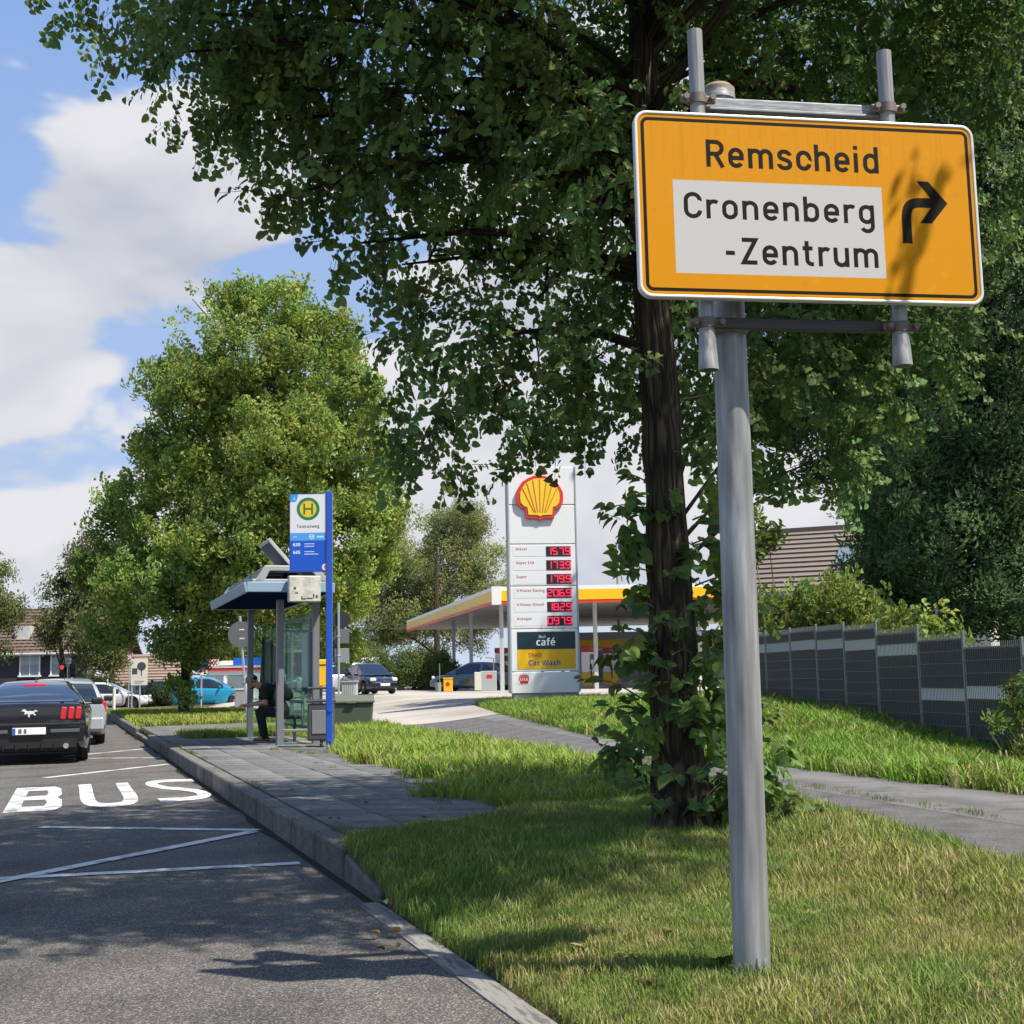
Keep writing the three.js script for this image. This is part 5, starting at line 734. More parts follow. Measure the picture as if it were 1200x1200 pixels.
// ---------------------------------------------------------------- price pylon
{
  const p0 = at(638, 800, 37.6), O = [p0.x, gxz(p0.x, p0.z), p0.z], py = thing('price_pylon', 'tall white fuel price pylon with yellow shell logo and red digits', 'price sign', O, 0.13), W = 1.93, D = 0.42;
  const zx = (r) => (r - 655) / 151.8, zy = (r) => (1095 - r) / 151.8, enamel = P(0.74, 0.75, 0.75, 0.35, { clearcoat: 0.5 });
  part(py, 'plinth', rb(W - 0.05, 0.5, D - 0.04, 0.02, 0.0, 0, 0.02), S(0.24, 0.25, 0.25, 0.7, { map: rep(softMap, 1) }));
  for (const [a, b] of [[1060, 970], [967, 786], [783, 600], [597, 417], [414, 244], [241, 73]]) part(py, 'panel', rb(W, (a - b) / 151.8, D, 0, zy((a + b) / 2), 0, 0.02), enamel);
  part(py, 'side_profile', [rb(0.05, 6.5, D + 0.03, -W / 2 - 0.02, 3.5, 0, 0.015), rb(0.05, 6.5, D + 0.03, W / 2 + 0.02, 3.5, 0, 0.015)], S(0.4, 0.42, 0.45, 0.4, { metalness: 0.3 }));
  const names = ['Diesel', 'Super E10', 'Super', 'V-Power Racing', 'V-Power Diesel', 'Autogas'], nums = ['157.9', '173.9', '179.9', '206.9', '182.9', '097.9'];
  const lab = canvasTex(512, 960, (x, w, h) => { x.fillStyle = '#dcdfe2'; x.fillRect(0, 0, w, h); x.fillStyle = '#a5202a'; x.font = 'bold 60px sans-serif'; names.forEach((n, i) => x.fillText(n, 42, i * 160 + 62)); });
  const seg = { 0: 'abcdef', 1: 'bc', 2: 'abged', 3: 'abgcd', 5: 'afgcd', 6: 'afgedc', 7: 'abc', 8: 'abcdefg', 9: 'abcdfg' }, led = S(0.3, 0.01, 0.03, 0.5, { emissive: new THREE.Color(0.62, 0.012, 0.06) });
  names.forEach((n, i) => {
    const y = zy(447 + i * 60.6), z = D / 2 + 0.004, g = new THREE.PlaneGeometry(0.95, 0.28), uv = g.attributes.uv; for (let k = 0; k < 4; k++) uv.setY(k, 1 - (i + 1) / 6 + uv.getY(k) / 6);
    part(py, 'label_plate', put(g, -0.39, y, z), P(1, 1, 1, 0.4, { map: lab }), 'pale plate with a red fuel name');
    const d = part(py, 'price_display', rb(0.715, 0.285, 0.012, 0.455, y, z, 0.003), S(0.012, 0.01, 0.011, 0.5)), w = 0.125, h = 0.21, th = 0.03;
    let cx = 0.455 - 0.28; for (const ch of nums[i]) {
      if (ch === '.') { part(d, 'led_dot', bx(0.028, 0.028, 0.006, cx - 0.065, y - h / 2 + 0.014, z + 0.009), led); cx += 0.015; continue; }
      const q = seg[ch], dg = [], list = dg; const hz = (yy) => list.push(bx(w - th, th, 0.006, cx, yy, z + 0.009)), vt = (xx, yy) => list.push(bx(th, h / 2 - 0.004, 0.0066, cx + xx, yy, z + 0.009));
      if (q.includes('a')) hz(y + h / 2 - th / 2); if (q.includes('g')) hz(y); if (q.includes('d')) hz(y - h / 2 + th / 2);
      if (q.includes('b')) vt(w / 2, y + h / 4); if (q.includes('c')) vt(w / 2, y - h / 4); if (q.includes('f')) vt(-w / 2, y + h / 4); if (q.includes('e')) vt(-w / 2, y - h / 4); part(d, 'led_digit', dg, led); cx += 0.178;
    }
  });
  const adv = canvasTex(1024, 640, (x, w, h) => {
    x.fillStyle = '#16303a'; x.fillRect(0, 0, w, h * 0.47); x.fillStyle = '#e2b210'; x.fillRect(0, h * 0.47, w, h * 0.53); x.fillStyle = '#eef0ee'; x.textAlign = 'center'; x.font = '62px sans-serif'; x.fillText('Shell', w * 0.43, h * 0.17); x.font = 'bold 170px sans-serif'; x.fillText('café', w * 0.49, h * 0.37);
    x.textAlign = 'left'; x.fillStyle = '#b8272a'; x.font = 'bold 104px sans-serif'; x.fillText('Shell', w * 0.18, h * 0.68); x.fillStyle = '#23509a'; x.font = 'bold 128px sans-serif'; x.fillText('Car Wash', w * 0.18, h * 0.9);
  });
  part(py, 'advert_panel', put(new THREE.PlaneGeometry(1.68, 1.06), zx(662), zy(877), D / 2 + 0.006), P(1, 1, 1, 0.35, { map: adv }), 'advert panel with dark café half and yellow car wash half');
  const uta = canvasTex(256, 224, (x) => { x.fillStyle = '#e2e2e0'; x.fillRect(0, 0, 256, 224); x.fillStyle = '#b3202c'; x.beginPath(); x.moveTo(20, 20); x.quadraticCurveTo(128, -20, 236, 20); x.lineTo(250, 110); x.lineTo(222, 214); x.lineTo(34, 214); x.lineTo(6, 110); x.fill(); x.fillStyle = '#e8e4e2'; x.font = 'bold 104px sans-serif'; x.textAlign = 'center'; x.fillText('UTA', 128, 150); x.strokeStyle = '#e8e4e2'; x.lineWidth = 8; x.beginPath(); x.moveTo(30, 48); x.quadraticCurveTo(128, 16, 226, 48); x.stroke(); });
  part(py, 'emblem_plate', put(new THREE.PlaneGeometry(0.3, 0.27), zx(562), zy(1000), D / 2 + 0.006), P(1, 1, 1, 0.4, { map: uta }), 'small red emblem plate');
  // the scallop: a red outline with yellow ribs between red grooves
  const out = []; for (let k = 0; k <= 14; k++) { const a = Math.PI * (1.1 - 1.2 * k / 14), r = 0.7 * (k % 2 ? 0.985 : 1.0); out.push([Math.cos(a) * r * 1.0, Math.sin(a) * r * 0.93 + 0.0]); }
  const shell = [...out, [0.56, -0.32], [0.44, -0.36], [0.41, -0.62], [0.1, -0.63], [0, -0.68], [-0.1, -0.63], [-0.41, -0.62], [-0.44, -0.36], [-0.56, -0.32]];
  const logo = part(py, 'shell_logo', put(extr(shell, 0.08, 0.015), zx(645), zy(215) + 0.03, D / 2 + 0.05), P(0.62, 0.03, 0.025, 0.35, { clearcoat: 0.5 }), 'red outlined scallop shell logo');
  const inn = shell.map(([x, y]) => [x * 0.84, y * 0.84 + (y > 0 ? 0 : -0.0) + 0.005]); part(logo, 'shell_face', put(extr(inn, 0.03, 0.008), zx(645), zy(215) + 0.03, D / 2 + 0.095), P(0.86, 0.56, 0.01, 0.35, { clearcoat: 0.5 }));
  const ribs = []; for (const a of [-60, -40, -20, 0, 20, 40, 60].map((d) => d * 1.02 * Math.PI / 180)) { const x1 = Math.sin(a) * 0.57, y1 = Math.cos(a) * 0.53, x0 = Math.sin(a) * 0.2, y0 = -0.44; const l = Math.hypot(x1 - x0, y1 - y0); ribs.push(put(new THREE.BoxGeometry(0.022, l, 0.012), (x0 + x1) / 2 + zx(645), (y0 + y1) / 2 + zy(215) + 0.03, D / 2 + 0.112, 0, 0, -Math.atan2(x1 - x0, y1 - y0))); }
  part(logo, 'shell_rib', ribs, P(0.66, 0.09, 0.02, 0.4));
}

// ---------------------------------------------------------------- petrol station
{
  const c0 = at(579, 688, 69.5), top = c0.y, A = [c0.x, -69.5], far = at(478, 728, 107), Bk = [far.x, -107], right = [24, -69.5], H = 0.92, O = [A[0], gxz(A[0], A[1]), A[1]];
  const can = thing('station_canopy', 'white petrol station canopy with yellow and red edge on slim columns', 'canopy', O), y1 = top - O[1];
  const q = (p) => [p[0] - O[0], p[1] - O[2]], pts = [q(A), q(right), [right[0] - O[0] - 7.7, Bk[1] - O[2]], q(Bk)];
  const slab = extr(pts.map(([x, z]) => [x, -z]), 0.5, 0); slab.rotateX(-Math.PI / 2); part(can, 'deck', slab.translate(0, y1 - 0.5, 0), S(0.5, 0.5, 0.49, 0.6));
  const edges = [[pts[0], pts[1]], [pts[3], pts[0]]];
  for (const [a, b] of edges) {
    const l = Math.hypot(b[0] - a[0], b[1] - a[1]), turn = Math.atan2(-(b[1] - a[1]), b[0] - a[0]), band = (h0, h1, m, out, name) => { const g = part(can, name, bx(l + out * 2, h1 - h0, 0.1 + out, 0, 0, 0), m); g.position.set((a[0] + b[0]) / 2, y1 - H + (h0 + h1) / 2, (a[1] + b[1]) / 2); g.rotation.y = turn; };
    band(0.72, 0.93, M.white, 0.06, 'white_band'); band(0.17, 0.72, S(0.85, 0.5, 0.01, 0.4), 0.1, 'yellow_band'); band(0, 0.17, S(0.65, 0.06, 0.02, 0.4), 0.06, 'red_band');
  }
  const seams = []; for (let k = 1; k < 14; k++) seams.push(bx(24, 0.02, 0.05, 11 - k * 0.6, y1 - 0.76, -k * 2.7)); part(can, 'soffit_batten', seams, M.midGrey);
  const sof = extr(pts.map(([x, z]) => [x * 0.998 + 0.02, -z * 0.998]), 0.04, 0); sof.rotateX(-Math.PI / 2); part(can, 'soffit', sof.translate(0, y1 - 0.72, -0.06), S(0.42, 0.41, 0.4, 0.7));
  part(can, 'corner_cap', bx(0.5, 0.96, 0.4, 0.12, y1 - 0.46, 0.0), M.white);
  for (const [x, z] of [[0.35, -0.6], [5.4, -1.2], [11, -1.2], [-1.6, -10], [4, -12], [10, -12], [-3.2, -22], [3, -24]]) part(can, 'column', [bx(0.22, y1 - 0.7, 0.22, x, (y1 - 0.72) / 2, z)], M.offWhite);
  const T = (px, depth) => { const p = at(px, 800, depth); return [p.x, gxz(p.x, p.z) + 0.014, p.z]; };
  const pump = (px, depth, turn, label) => {
    const p = thing('fuel_pump', label, 'fuel pump', T(px, depth), turn, 'fuel pumps under the canopy');
    part(p, 'lower_panel', rb(0.95, 0.75, 0.5, 0, 0.5, 0, 0.04), M.yellow); part(p, 'cabinet', rb(0.95, 1.15, 0.5, 0, 1.46, 0, 0.04), M.white); part(p, 'head', rb(1.0, 0.3, 0.55, 0, 2.2, 0, 0.05), S(0.4, 0.02, 0.02, 0.4)); part(p, 'display', [rb(0.5, 0.3, 0.03, 0, 1.75, 0.25, 0.01)], M.darkGrey); part(p, 'island', rb(1.9, 0.14, 0.95, 0, 0.07, 0, 0.04), M.midGrey);
    for (const s of [-1, 1]) { part(p, 'nozzle', rb(0.08, 0.3, 0.12, s * 0.33, 1.2, 0.29, 0.02), M.black); part(p, 'hose', tube([V(s * 0.33, 1.3, 0.3), V(s * 0.5, 0.6, 0.42), V(s * 0.42, 0.5, 0.4), V(s * 0.4, 1.9, 0.3)], 0.02, 0.02, 6, 14), M.black); }
    return p;
  };
  pump(589, 74, 1.2, 'white and yellow fuel pump just left of the price pylon'); pump(692, 74, 0.9, 'fuel pump with yellow foot just right of the price pylon'); pump(716, 80, 0.9, 'fuel pump farther right behind the lime trunk leaves');
  const vac = thing('vacuum_station', 'silver and cream self-service air and vacuum cabinet left of the pylon', 'cabinet', T(567, 69)); part(vac, 'body', rb(0.85, 1.05, 0.6, 0.25, 0.52, 0, 0.04), M.alu); part(vac, 'door', rb(0.36, 0.95, 0.05, -0.3, 0.52, 0.28, 0.02), M.cream); part(vac, 'label_plate', rb(0.3, 0.2, 0.01, 0.3, 0.75, 0.303, 0.003), M.red); part(vac, 'hose_arm', [bar(V(0.5, 1, 0), V(0.55, 1.7, 0), 0.03), bar(V(0.55, 1.7, 0), V(0.1, 1.75, 0), 0.03)], M.grey);
  const yb = thing('waste_box', 'small yellow box with red disc beside the parked crossover', 'box', T(525, 70)); part(yb, 'body', rb(0.48, 0.68, 0.4, 0, 0.34, 0, 0.04), M.yellow); part(yb, 'disc', put(disc(0.11, 0.02, 0.2), 0, 0.4, 0), M.red); part(yb, 'lid', rb(0.52, 0.06, 0.44, 0, 0.7, 0, 0.02), M.yellow);
  const gb = thing('bucket', 'grey bucket stand left of the small yellow box', 'bucket', T(514, 70)); part(gb, 'body', cy(0.2, 0.16, 0.5, 0, 0.25, 0, 14), M.midGrey); part(gb, 'pole', cy(0.025, 0.025, 1.5, 0.05, 0.75, -0.1, 8), M.grey);
  const shop = thing('station_shop', 'white flat-roofed station shop under the canopy at right', 'building', [9, gxz(9, -88), -88]); part(shop, 'wall', [bx(14, 3.2, 8, 2, 1.6, -4)], M.offWhite); part(shop, 'roof', bx(14.6, 0.4, 8.6, 2, 3.4, -4), M.midGrey); for (let k = 0; k < 5; k++) { const w = part(shop, 'window', bx(2.2, 2.1, 0.1, -3.4 + k * 2.6, 1.35, 0.02), M.windowGlass); part(w, 'frame', [bx(2.3, 0.08, 0.14, -3.4 + k * 2.6, 2.44, 0.02), bx(0.08, 2.1, 0.14, -4.54 + k * 2.6, 1.35, 0.02)], M.alu); } part(shop, 'fascia', bx(14, 0.5, 0.08, 2, 2.85, 0.05), M.yellow);
  const mast = thing('lamp_mast', 'slim grey mast rising behind the canopy right of the pylon', 'mast', T(727, 96)); part(mast, 'pole', cy(0.07, 0.1, 10.4, 0, 5.2, 0, 10), M.zincDull); part(mast, 'head', rb(0.7, 0.12, 0.25, 0.25, 10.4, 0, 0.04), M.grey);
  const tr = thing('box_van', 'white box van seen between the shelter and the dark hatchback', 'van', T(405, 84), 1.5); part(tr, 'body', rb(1.9, 1.75, 4.6, 0, 1.25, 0, 0.2), M.white); part(tr, 'window', [rb(1.94, 0.5, 0.8, 0, 1.65, -1.6, 0.08)], M.carGlass); for (const [x, z] of [[-0.85, 1.4], [0.85, 1.4], [-0.85, -1.4], [0.85, -1.4]]) part(tr, 'wheel', cy(0.33, 0.33, 0.22, x, 0.33, z, 18, 0, 0, Math.PI / 2), M.rubber);
}

// ---------------------------------------------------------------- houses
const tiles = (w, slope, n, m) => { const g = []; for (let k = 0; k < n; k++) g.push(bx(w, 0.06, slope / n + 0.07, 0, 0.02, (k + 0.5) * slope / n, -0.2)); return mg(g); };      // overlapping courses, eaves at +z
function windowIn(par, x, y, z, w, h) { const f = part(par, 'window', [bx(w + 0.16, 0.09, 0.14, x, y + h / 2 + 0.045, z), bx(w + 0.3, 0.1, 0.24, x, y - h / 2 - 0.05, z + 0.04), bx(0.09, h, 0.14, x - w / 2 - 0.04, y, z), bx(0.09, h, 0.14, x + w / 2 + 0.04, y, z)], M.white); part(f, 'pane', bx(w, h, 0.04, x, y, z - 0.02), M.windowGlass); part(f, 'curtain', [bx(w * 0.96, h * 0.4, 0.01, x, y + h * 0.25, z + 0.006)], S(0.4, 0.43, 0.42, 0.8)); part(f, 'glazing_bar', bx(0.05, h, 0.06, x, y, z + 0.01), M.white); }
{
  const roofM = [S(0.15, 0.1, 0.08, 0.85, { map: rep(softMap, 0.8) }), S(0.17, 0.115, 0.09, 0.85, { map: rep(softMap, 0.8) })], slate = S(0.035, 0.034, 0.042, 0.7, { map: rep(softMap, 1.5), bumpMap: rep(softBump, 3), bumpScale: 0.02 });
  const a = at(30, 800, 90), h = thing('slate_house', 'dark slate-clad house with brown tiled roof and two white windows at left', 'house', [a.x, 0, -90]), Y = (y) => at(30, y, 90).y, X = (px) => (px - 30) * 90 / FOCAL;
  const ye = Y(766), yr = Y(711), x0 = X(-90), x1 = X(114), xc = (x0 + x1) / 2, wd = x1 - x0;
  part(h, 'wall', bx(wd, ye, 9, xc, ye / 2, -4.5), slate); part(h, 'base_course', bx(wd + 0.1, 1.45, 9.1, xc, 0.72, -4.5), S(0.13, 0.12, 0.115, 0.9, { map: rep(softMap, 1) }));
  for (const px of [35, 71, -20]) windowIn(h, X(px), Y(780), 0.05, 1.25, 1.35);
  const sl = Math.hypot(4.8, yr - ye), an = Math.atan2(yr - ye, 4.8);
  const rf = part(h, 'roof', [put(tiles(wd + 0.8, sl, 14, 0), xc, ye + (yr - ye), -4.5, an), put(tiles(wd + 0.8, sl, 14, 0), xc, yr, -4.5, -an, Math.PI), bx(wd + 0.8, 0.14, 0.3, xc, yr + 0.04, -4.5)], roofM[0]);
  const cs = []; for (let x = x0; x < x1; x += 0.42) cs.push(put(bx(0.05, 0.04, sl, 0, 0.06, sl / 2), x, yr, -4.5, an)); part(rf, 'tile_rib', cs, roofM[1]);
  part(h, 'gutter', [put(new THREE.CylinderGeometry(0.09, 0.09, wd + 0.8, 8, 1), xc, ye - 0.05, 0.42, 0, 0, Math.PI / 2)], M.offWhite); part(h, 'gable', put(extr([[-4.5, 0], [4.5, 0], [0, yr - ye]], wd - 0.1), xc, ye, -4.5, 0, Math.PI / 2, 0), slate);
  const dm = part(rf, 'dormer', bx(0.95, 1.0, 1.6, X(17), Y(741), -1.9), M.offWhite); part(h, 'downpipe', cy(0.06, 0.06, ye, X(112), ye / 2, 0.14, 8), M.midGrey);
  // lower building with the tiled lean-to roof
  const b = at(152, 800, 84), g = thing('low_house', 'low grey outbuilding with sloping brown tiled roof behind the trees', 'building', [b.x, 0, -84]), X2 = (px) => (px - 152) * 84 / FOCAL, Y2 = (y) => at(152, y, 84).y, e2 = Y2(808), r2 = Y2(766), w2 = X2(208) - X2(96), s2 = Math.hypot(3.5, r2 - e2), n2 = Math.atan2(r2 - e2, 3.5);
  part(g, 'wall', bx(w2, e2, 4, 0, e2 / 2, -2.2), S(0.24, 0.23, 0.22, 0.9, { map: rep(softMap, 1) })); part(g, 'rear_wall', bx(w2, r2 - 0.15, 0.4, 0, (r2 - 0.15) / 2, -3.6), S(0.33, 0.28, 0.22, 0.9)); part(g, 'roof', put(tiles(w2 + 0.5, s2, 12, 0), 0, r2, -3.5, n2), S(0.28, 0.2, 0.15, 0.85, { map: rep(softMap, 0.8) })); part(g, 'gutter', bx(w2 + 0.5, 0.12, 0.12, 0, e2 - 0.02, 0.12), M.darkGrey); part(g, 'garage_door', [0, 1, 2, 3].map((k) => rb(2.2, 0.28, 0.05, w2 * 0.2, 0.2 + k * 0.3, -0.19, 0.01)), M.offWhite);
  // house with brown roof at right
  const c = at(955, 720, 47), r = thing('tiled_house', 'house with grey-brown tiled roof and skylight above the fence', 'house', [c.x, gxz(c.x, c.z), c.z], -0.42), yE = at(930, 694, 47).y - gxz(c.x, c.z), yR = at(930, 610, 47).y - gxz(c.x, c.z), sR = Math.hypot(3.6, yR - yE), nR = Math.atan2(yR - yE, 3.6);
  part(r, 'wall', bx(8.6, yE, 7, 1.6, yE / 2, -3.5), S(0.5, 0.49, 0.46, 0.9)); part(r, 'gable', put(extr([[-3.5, 0], [3.5, 0], [0, yR - yE - 0.1]], 8.5), 1.6, yE, -3.5, 0, Math.PI / 2, 0), S(0.5, 0.49, 0.46, 0.9));
  const rr = part(r, 'roof', [put(tiles(9.4, sR, 13, 0), 1.6, yR, -3.5, nR), put(tiles(9.4, sR, 13, 0), 1.6, yR, -3.5, -nR, Math.PI), bx(9.4, 0.16, 0.3, 1.6, yR + 0.05, -3.5)], S(0.23, 0.19, 0.165, 0.85, { map: rep(softMap, 0.8) }));
  part(rr, 'skylight', put(rb(0.8, 0.1, 1.1, 0, 0.12, sR * 0.5, 0.02), 1.0, yR, -3.5, nR), M.windowGlass); part(rr, 'verge_board', put(bx(0.12, 0.25, sR + 0.1, -4.72, -0.06, sR / 2), 1.6, yR, -3.5, nR), M.offWhite); part(r, 'gutter', bx(9.4, 0.12, 0.14, 1.6, yE - 0.05, 0.16), M.midGrey); for (const x of [-0.8, 2, 4.2]) windowIn(r, x, 1.7, 0.06, 1.1, 1.2);
  // white kiosk by the side street
  const k = at(272, 800, 86), q = thing('kiosk', 'white flat kiosk building with red edge and blue banner on its roof', 'building', [k.x, 0, -86], 0.05); part(q, 'wall', bx(4.4, 2.25, 3, 0.1, 1.12, -1.5), M.white); part(q, 'fascia', bx(4.6, 0.18, 0.12, 0.1, 2.2, 0.06), M.red); part(q, 'roof', bx(4.7, 0.12, 3.3, 0.1, 2.36, -1.5), M.offWhite);
  for (const x of [-1.1, 0.3]) { const w = part(q, 'window', bx(1.1, 0.85, 0.06, x, 1.4, 0.02), M.windowGlass); part(w, 'frame', [bx(1.2, 0.06, 0.1, x, 1.85, 0.02), bx(1.2, 0.06, 0.1, x, 0.95, 0.02)], M.alu); } part(q, 'door', rb(0.9, 1.9, 0.06, 1.6, 0.97, 0.03, 0.01), M.offWhite);
  const chk = []; for (let i = 0; i < 10; i++) for (let j = 0; j < 3; j++) if ((i + j) % 2) chk.push(bx(0.1, 0.12, 0.02, -1.9 + i * 0.1, 2.54 + j * 0.12, -0.03)); part(q, 'sign_board', bx(1.1, 0.42, 0.05, -1.45, 2.65, -0.07), M.white); part(q, 'sign_pattern', chk, M.red); part(q, 'banner', rb(1.9, 0.5, 0.06, 1.0, 2.68, -0.05, 0.02), M.signBlue); part(q, 'banner_strip', bx(0.9, 0.3, 0.02, -0.4, 2.62, -0.05), M.white);
}

// ---------------------------------------------------------------- the seated person
{
  function flesh(bones, c, L, cell, k = 0.022) {      // a smooth skin round tapered bones [p, q, r1, r2]
    const N = Math.ceil(L / cell), mc = new MarchingCubes(N, M.black, false, false, 400000), half = L / 2, B = bones.map(([p, q, a, b]) => { const d = q.map((v, i) => v - p[i]); return [p, d, d[0] ** 2 + d[1] ** 2 + d[2] ** 2 || 1e-9, a, b]; });
    mc.isolation = 0;
    for (let z = 0; z < N; z++) for (let y = 0; y < N; y++) for (let x = 0; x < N; x++) {
      const X = c[0] + (x - N / 2) / (N / 2) * half, Y = c[1] + (y - N / 2) / (N / 2) * half, Z = c[2] + (z - N / 2) / (N / 2) * half; let s = 0, mn = 1e9; const ds = [];
      for (const [p, d, dd, a, b] of B) { const px = X - p[0], py = Y - p[1], pz = Z - p[2], t = clamp((px * d[0] + py * d[1] + pz * d[2]) / dd), D = Math.hypot(px - d[0] * t, py - d[1] * t, pz - d[2] * t) - lerp(a, b, t); ds.push(D); if (D < mn) mn = D; }
      for (const D of ds) if (D - mn < k * 5) s += Math.exp(-(D - mn) / k);
      mc.field[x + y * N + z * N * N] = -(mn - k * Math.log(s) * 0.5);
    }
    mc.update(); const n = mc.count, p = mc.positionArray.slice(0, n * 3); for (let i = 0; i < n; i++) for (let j = 0; j < 3; j++) p[i * 3 + j] = c[j] + p[i * 3 + j] * half;
    let g = new THREE.BufferGeometry(); g.setAttribute('position', new THREE.BufferAttribute(p, 3)); g = mergeVertices(g, 1e-5); g.computeVertexNormals(); return g;
  }
  const O = onRoad(1.76, 19.6), P0 = thing('person', 'person in black shirt and grey cap sitting bent forward in the bus shelter', 'person', O, ROAD_TURN);
  const skin = P(0.42, 0.24, 0.17, 0.55, { sheen: 0.2 }), hip = [0.3, 0.56], J = { pel: [0.31, 0.57, 0], mid: [0.2, 0.75, 0], chest: [0.05, 0.92, 0], neck: [-0.1, 1.02, 0], head: [-0.18, 1.06, 0] };
  const arm = (s, dx) => ({ sh: [0.0, 0.96, s * 0.185], el: [-0.02 + dx, 0.72, s * 0.21], wr: [-0.29 + dx, 0.675, s * 0.07], hd: [-0.36 + dx, 0.67, s * 0.04] }), leg = (s, dx) => ({ hip: [0.27, 0.54, s * 0.1], kn: [-0.11 + dx, 0.545, s * 0.14], an: [-0.03 + dx, 0.1, s * 0.13], toe: [-0.19 + dx, 0.045, s * 0.15], heel: [0.02 + dx, 0.05, s * 0.13] });
  const AR = [arm(1, 0), arm(-1, -0.01)], LG = [leg(1, 0), leg(-1, 0.06)];
  const torso = (e) => [[J.pel, J.mid, 0.135 + e, 0.125 + e], [J.mid, J.chest, 0.13 + e, 0.14 + e], [[0.06, 0.94, 0.1], [0.06, 0.94, -0.1], 0.1 + e, 0.1 + e], [[0.01, 0.97, 0.16], [0.01, 0.97, -0.16], 0.06 + e, 0.06 + e]];
  const skinBody = flesh([...torso(-0.01), [J.chest, J.neck, 0.07, 0.058], [J.neck, J.head, 0.056, 0.06], ...AR.flatMap((a) => [[a.sh, a.el, 0.052, 0.042], [a.el, a.wr, 0.043, 0.028], [a.wr, a.hd, 0.026, 0.028]]), ...LG.flatMap((l) => [[l.hip, l.kn, 0.085, 0.058], [l.kn, l.an, 0.056, 0.038], [l.an, l.toe, 0.036, 0.03]])], [0.02, 0.62, 0], 1.5, 0.0125, 0.02);
  // the head, modelled upright and then tipped forward
  const tip = new THREE.Matrix4().makeTranslation(-0.225, 1.1, 0).multiply(new THREE.Matrix4().makeRotationZ(0.62));
  const head = flesh([[[0.0, 0.04, 0], [0.025, 0.03, 0], 0.092, 0.09], [[-0.035, -0.03, 0.0], [-0.05, -0.07, 0], 0.062, 0.05], [[-0.078, -0.092, 0.012], [-0.078, -0.092, -0.012], 0.022, 0.022], [[-0.085, 0.015, 0], [-0.112, -0.018, 0], 0.012, 0.017], [[-0.075, 0.03, 0.035], [-0.075, 0.03, -0.035], 0.022, 0.022], [[-0.089, -0.053, 0.017], [-0.089, -0.053, -0.017], 0.009, 0.009], [[-0.088, -0.066, 0.015], [-0.088, -0.066, -0.015], 0.01, 0.01], [[0.012, -0.005, 0.083], [0.018, 0.02, 0.09], 0.012, 0.018], [[0.012, -0.005, -0.083], [0.018, 0.02, -0.09], 0.012, 0.018], [[0.03, -0.05, 0], [0.05, -0.12, 0], 0.055, 0.055], [[-0.06, -0.005, 0.04], [-0.06, -0.01, -0.04], 0.03, 0.03]], [0, -0.01, 0], 0.32, 0.0036, 0.007).applyMatrix4(tip);
  const hand = (a, s) => {
    const b = [], R = rng(s > 0 ? 3 : 4), p = a.hd, w = a.wr; b.push([w, p, 0.024, 0.024], [[p[0] - 0.03, p[1], p[2] + s * 0.03], [p[0] - 0.03, p[1], p[2] - s * 0.03], 0.015, 0.014], [[p[0], p[1], p[2] + s * 0.025], [p[0], p[1], p[2] - s * 0.02], 0.018, 0.018]);
    [0, 1, 2, 3].forEach((f) => { const zz = p[2] + s * (0.034 - f * 0.022), l = [0.032, 0.038, 0.036, 0.028][f], k0 = [p[0] - 0.045, p[1] - 0.002, zz], k1 = [k0[0] - l, k0[1] - 0.016, zz - s * 0.004], k2 = [k1[0] - l * 0.35, k1[1] - l * 0.7, zz - s * 0.01], k3 = [k2[0] + l * 0.45, k2[1] - l * 0.35, zz - s * 0.012]; b.push([k0, k1, 0.0095, 0.0085], [k1, k2, 0.0085, 0.0078], [k2, k3, 0.0078, 0.007]); });
    const t0 = [p[0] - 0.005, p[1] + 0.01, p[2] - s * 0.028], t1 = [p[0] - 0.04, p[1] + 0.014, p[2] - s * 0.045], t2 = [p[0] - 0.068, p[1] + 0.004, p[2] - s * 0.04]; b.push([t0, t1, 0.012, 0.01], [t1, t2, 0.01, 0.008]);
    return flesh(b, [p[0] - 0.03, p[1] - 0.01, p[2]], 0.24, 0.0032, 0.004);
  };
  part(P0, 'body', [skinBody, head, hand(AR[0], 1), hand(AR[1], -1)], skin);
  part(P0, 'shirt', flesh([...torso(0.012), [J.chest, [-0.05, 0.985, 0], 0.09, 0.07], ...AR.map((a) => [a.sh, a.sh.map((v, i) => lerp(v, a.el[i], 0.62)), 0.068, 0.066])], [0.12, 0.8, 0], 0.9, 0.0115, 0.02), S(0.012, 0.012, 0.014, 0.9));
  part(P0, 'trousers', flesh([[[0.31, 0.56, 0.06], [0.31, 0.56, -0.06], 0.14, 0.14], ...LG.flatMap((l) => [[l.hip, l.kn, 0.102, 0.076], [l.kn, l.an, 0.074, 0.064]])], [0.1, 0.4, 0], 1.0, 0.0125, 0.02), S(0.014, 0.014, 0.017, 0.9));
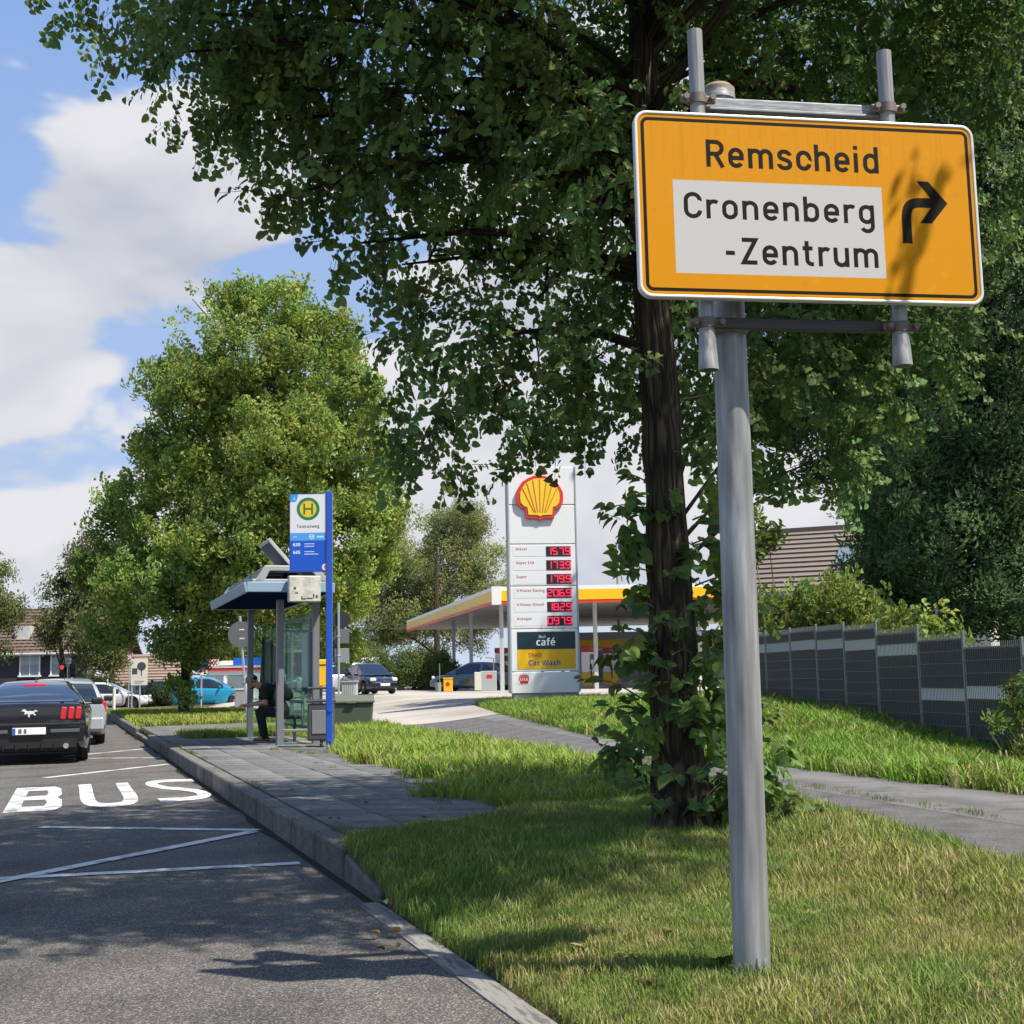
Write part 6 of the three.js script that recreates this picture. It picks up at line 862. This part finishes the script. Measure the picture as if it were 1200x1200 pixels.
  for (const l of LG) { const sh = part(P0, 'shoe', flesh([[l.heel, l.toe, 0.042, 0.036], [l.an, [l.an[0] - 0.04, 0.06, l.an[2]], 0.05, 0.045]], [l.an[0] - 0.08, 0.07, l.an[2]], 0.42, 0.008, 0.012), S(0.24, 0.1, 0.035, 0.6)); part(sh, 'sole', rb(0.3, 0.025, 0.1, l.an[0] - 0.08, 0.012, (l.toe[2] + l.heel[2]) / 2, 0.012), S(0.3, 0.25, 0.2, 0.7)); }
  const cap = mg([put(new THREE.SphereGeometry(0.108, 20, 10, 0, 6.283, 0, 1.45).scale(1.02, 0.9, 0.94), 0.005, 0.045, 0), put(extr(rrect(0.1, 0.15, 0.045), 0.008, 0.003), -0.125, 0.05, 0, Math.PI / 2, 0, 0.0).applyMatrix4(new THREE.Matrix4())]).applyMatrix4(tip);
  part(P0, 'cap', cap, S(0.2, 0.23, 0.22, 0.85)); part(P0, 'hair', put(new THREE.SphereGeometry(0.099, 18, 10, 0, 6.283, 0.9, 0.95).scale(1, 1, 0.98), 0.02, 0.022, 0).applyMatrix4(tip), S(0.015, 0.012, 0.01, 0.9));
  part(P0, 'eye', [0.033, -0.033].map((z) => put(new THREE.SphereGeometry(0.011, 10, 8), -0.083, 0.008, z)).map((g) => g.applyMatrix4(tip)), S(0.1, 0.07, 0.05, 0.2)); part(P0, 'beard', put(new THREE.SphereGeometry(0.058, 14, 10).scale(0.85, 0.6, 0.95), -0.056, -0.085, 0).applyMatrix4(tip), S(0.05, 0.035, 0.028, 0.95));
  const bp = thing('backpack', 'black backpack on the back of the seated person', 'backpack', onRoad(1.76 + 0.36, 19.6), ROAD_TURN); part(bp, 'bag', put(new RoundedBoxGeometry(0.2, 0.42, 0.3, 4, 0.08), -0.02, 0.93, 0, 0, 0, 0.62), S(0.012, 0.012, 0.015, 0.85)); part(bp, 'pocket', put(new RoundedBoxGeometry(0.08, 0.2, 0.24, 3, 0.035), 0.07, 0.9, 0, 0, 0, 0.62), S(0.016, 0.016, 0.019, 0.85)); part(bp, 'strap', put(new THREE.TorusGeometry(0.1, 0.012, 6, 16), 0.0, 1.1, 0, 0, Math.PI / 2, 0), M.grey);
}
renderer.render(scene, camera);
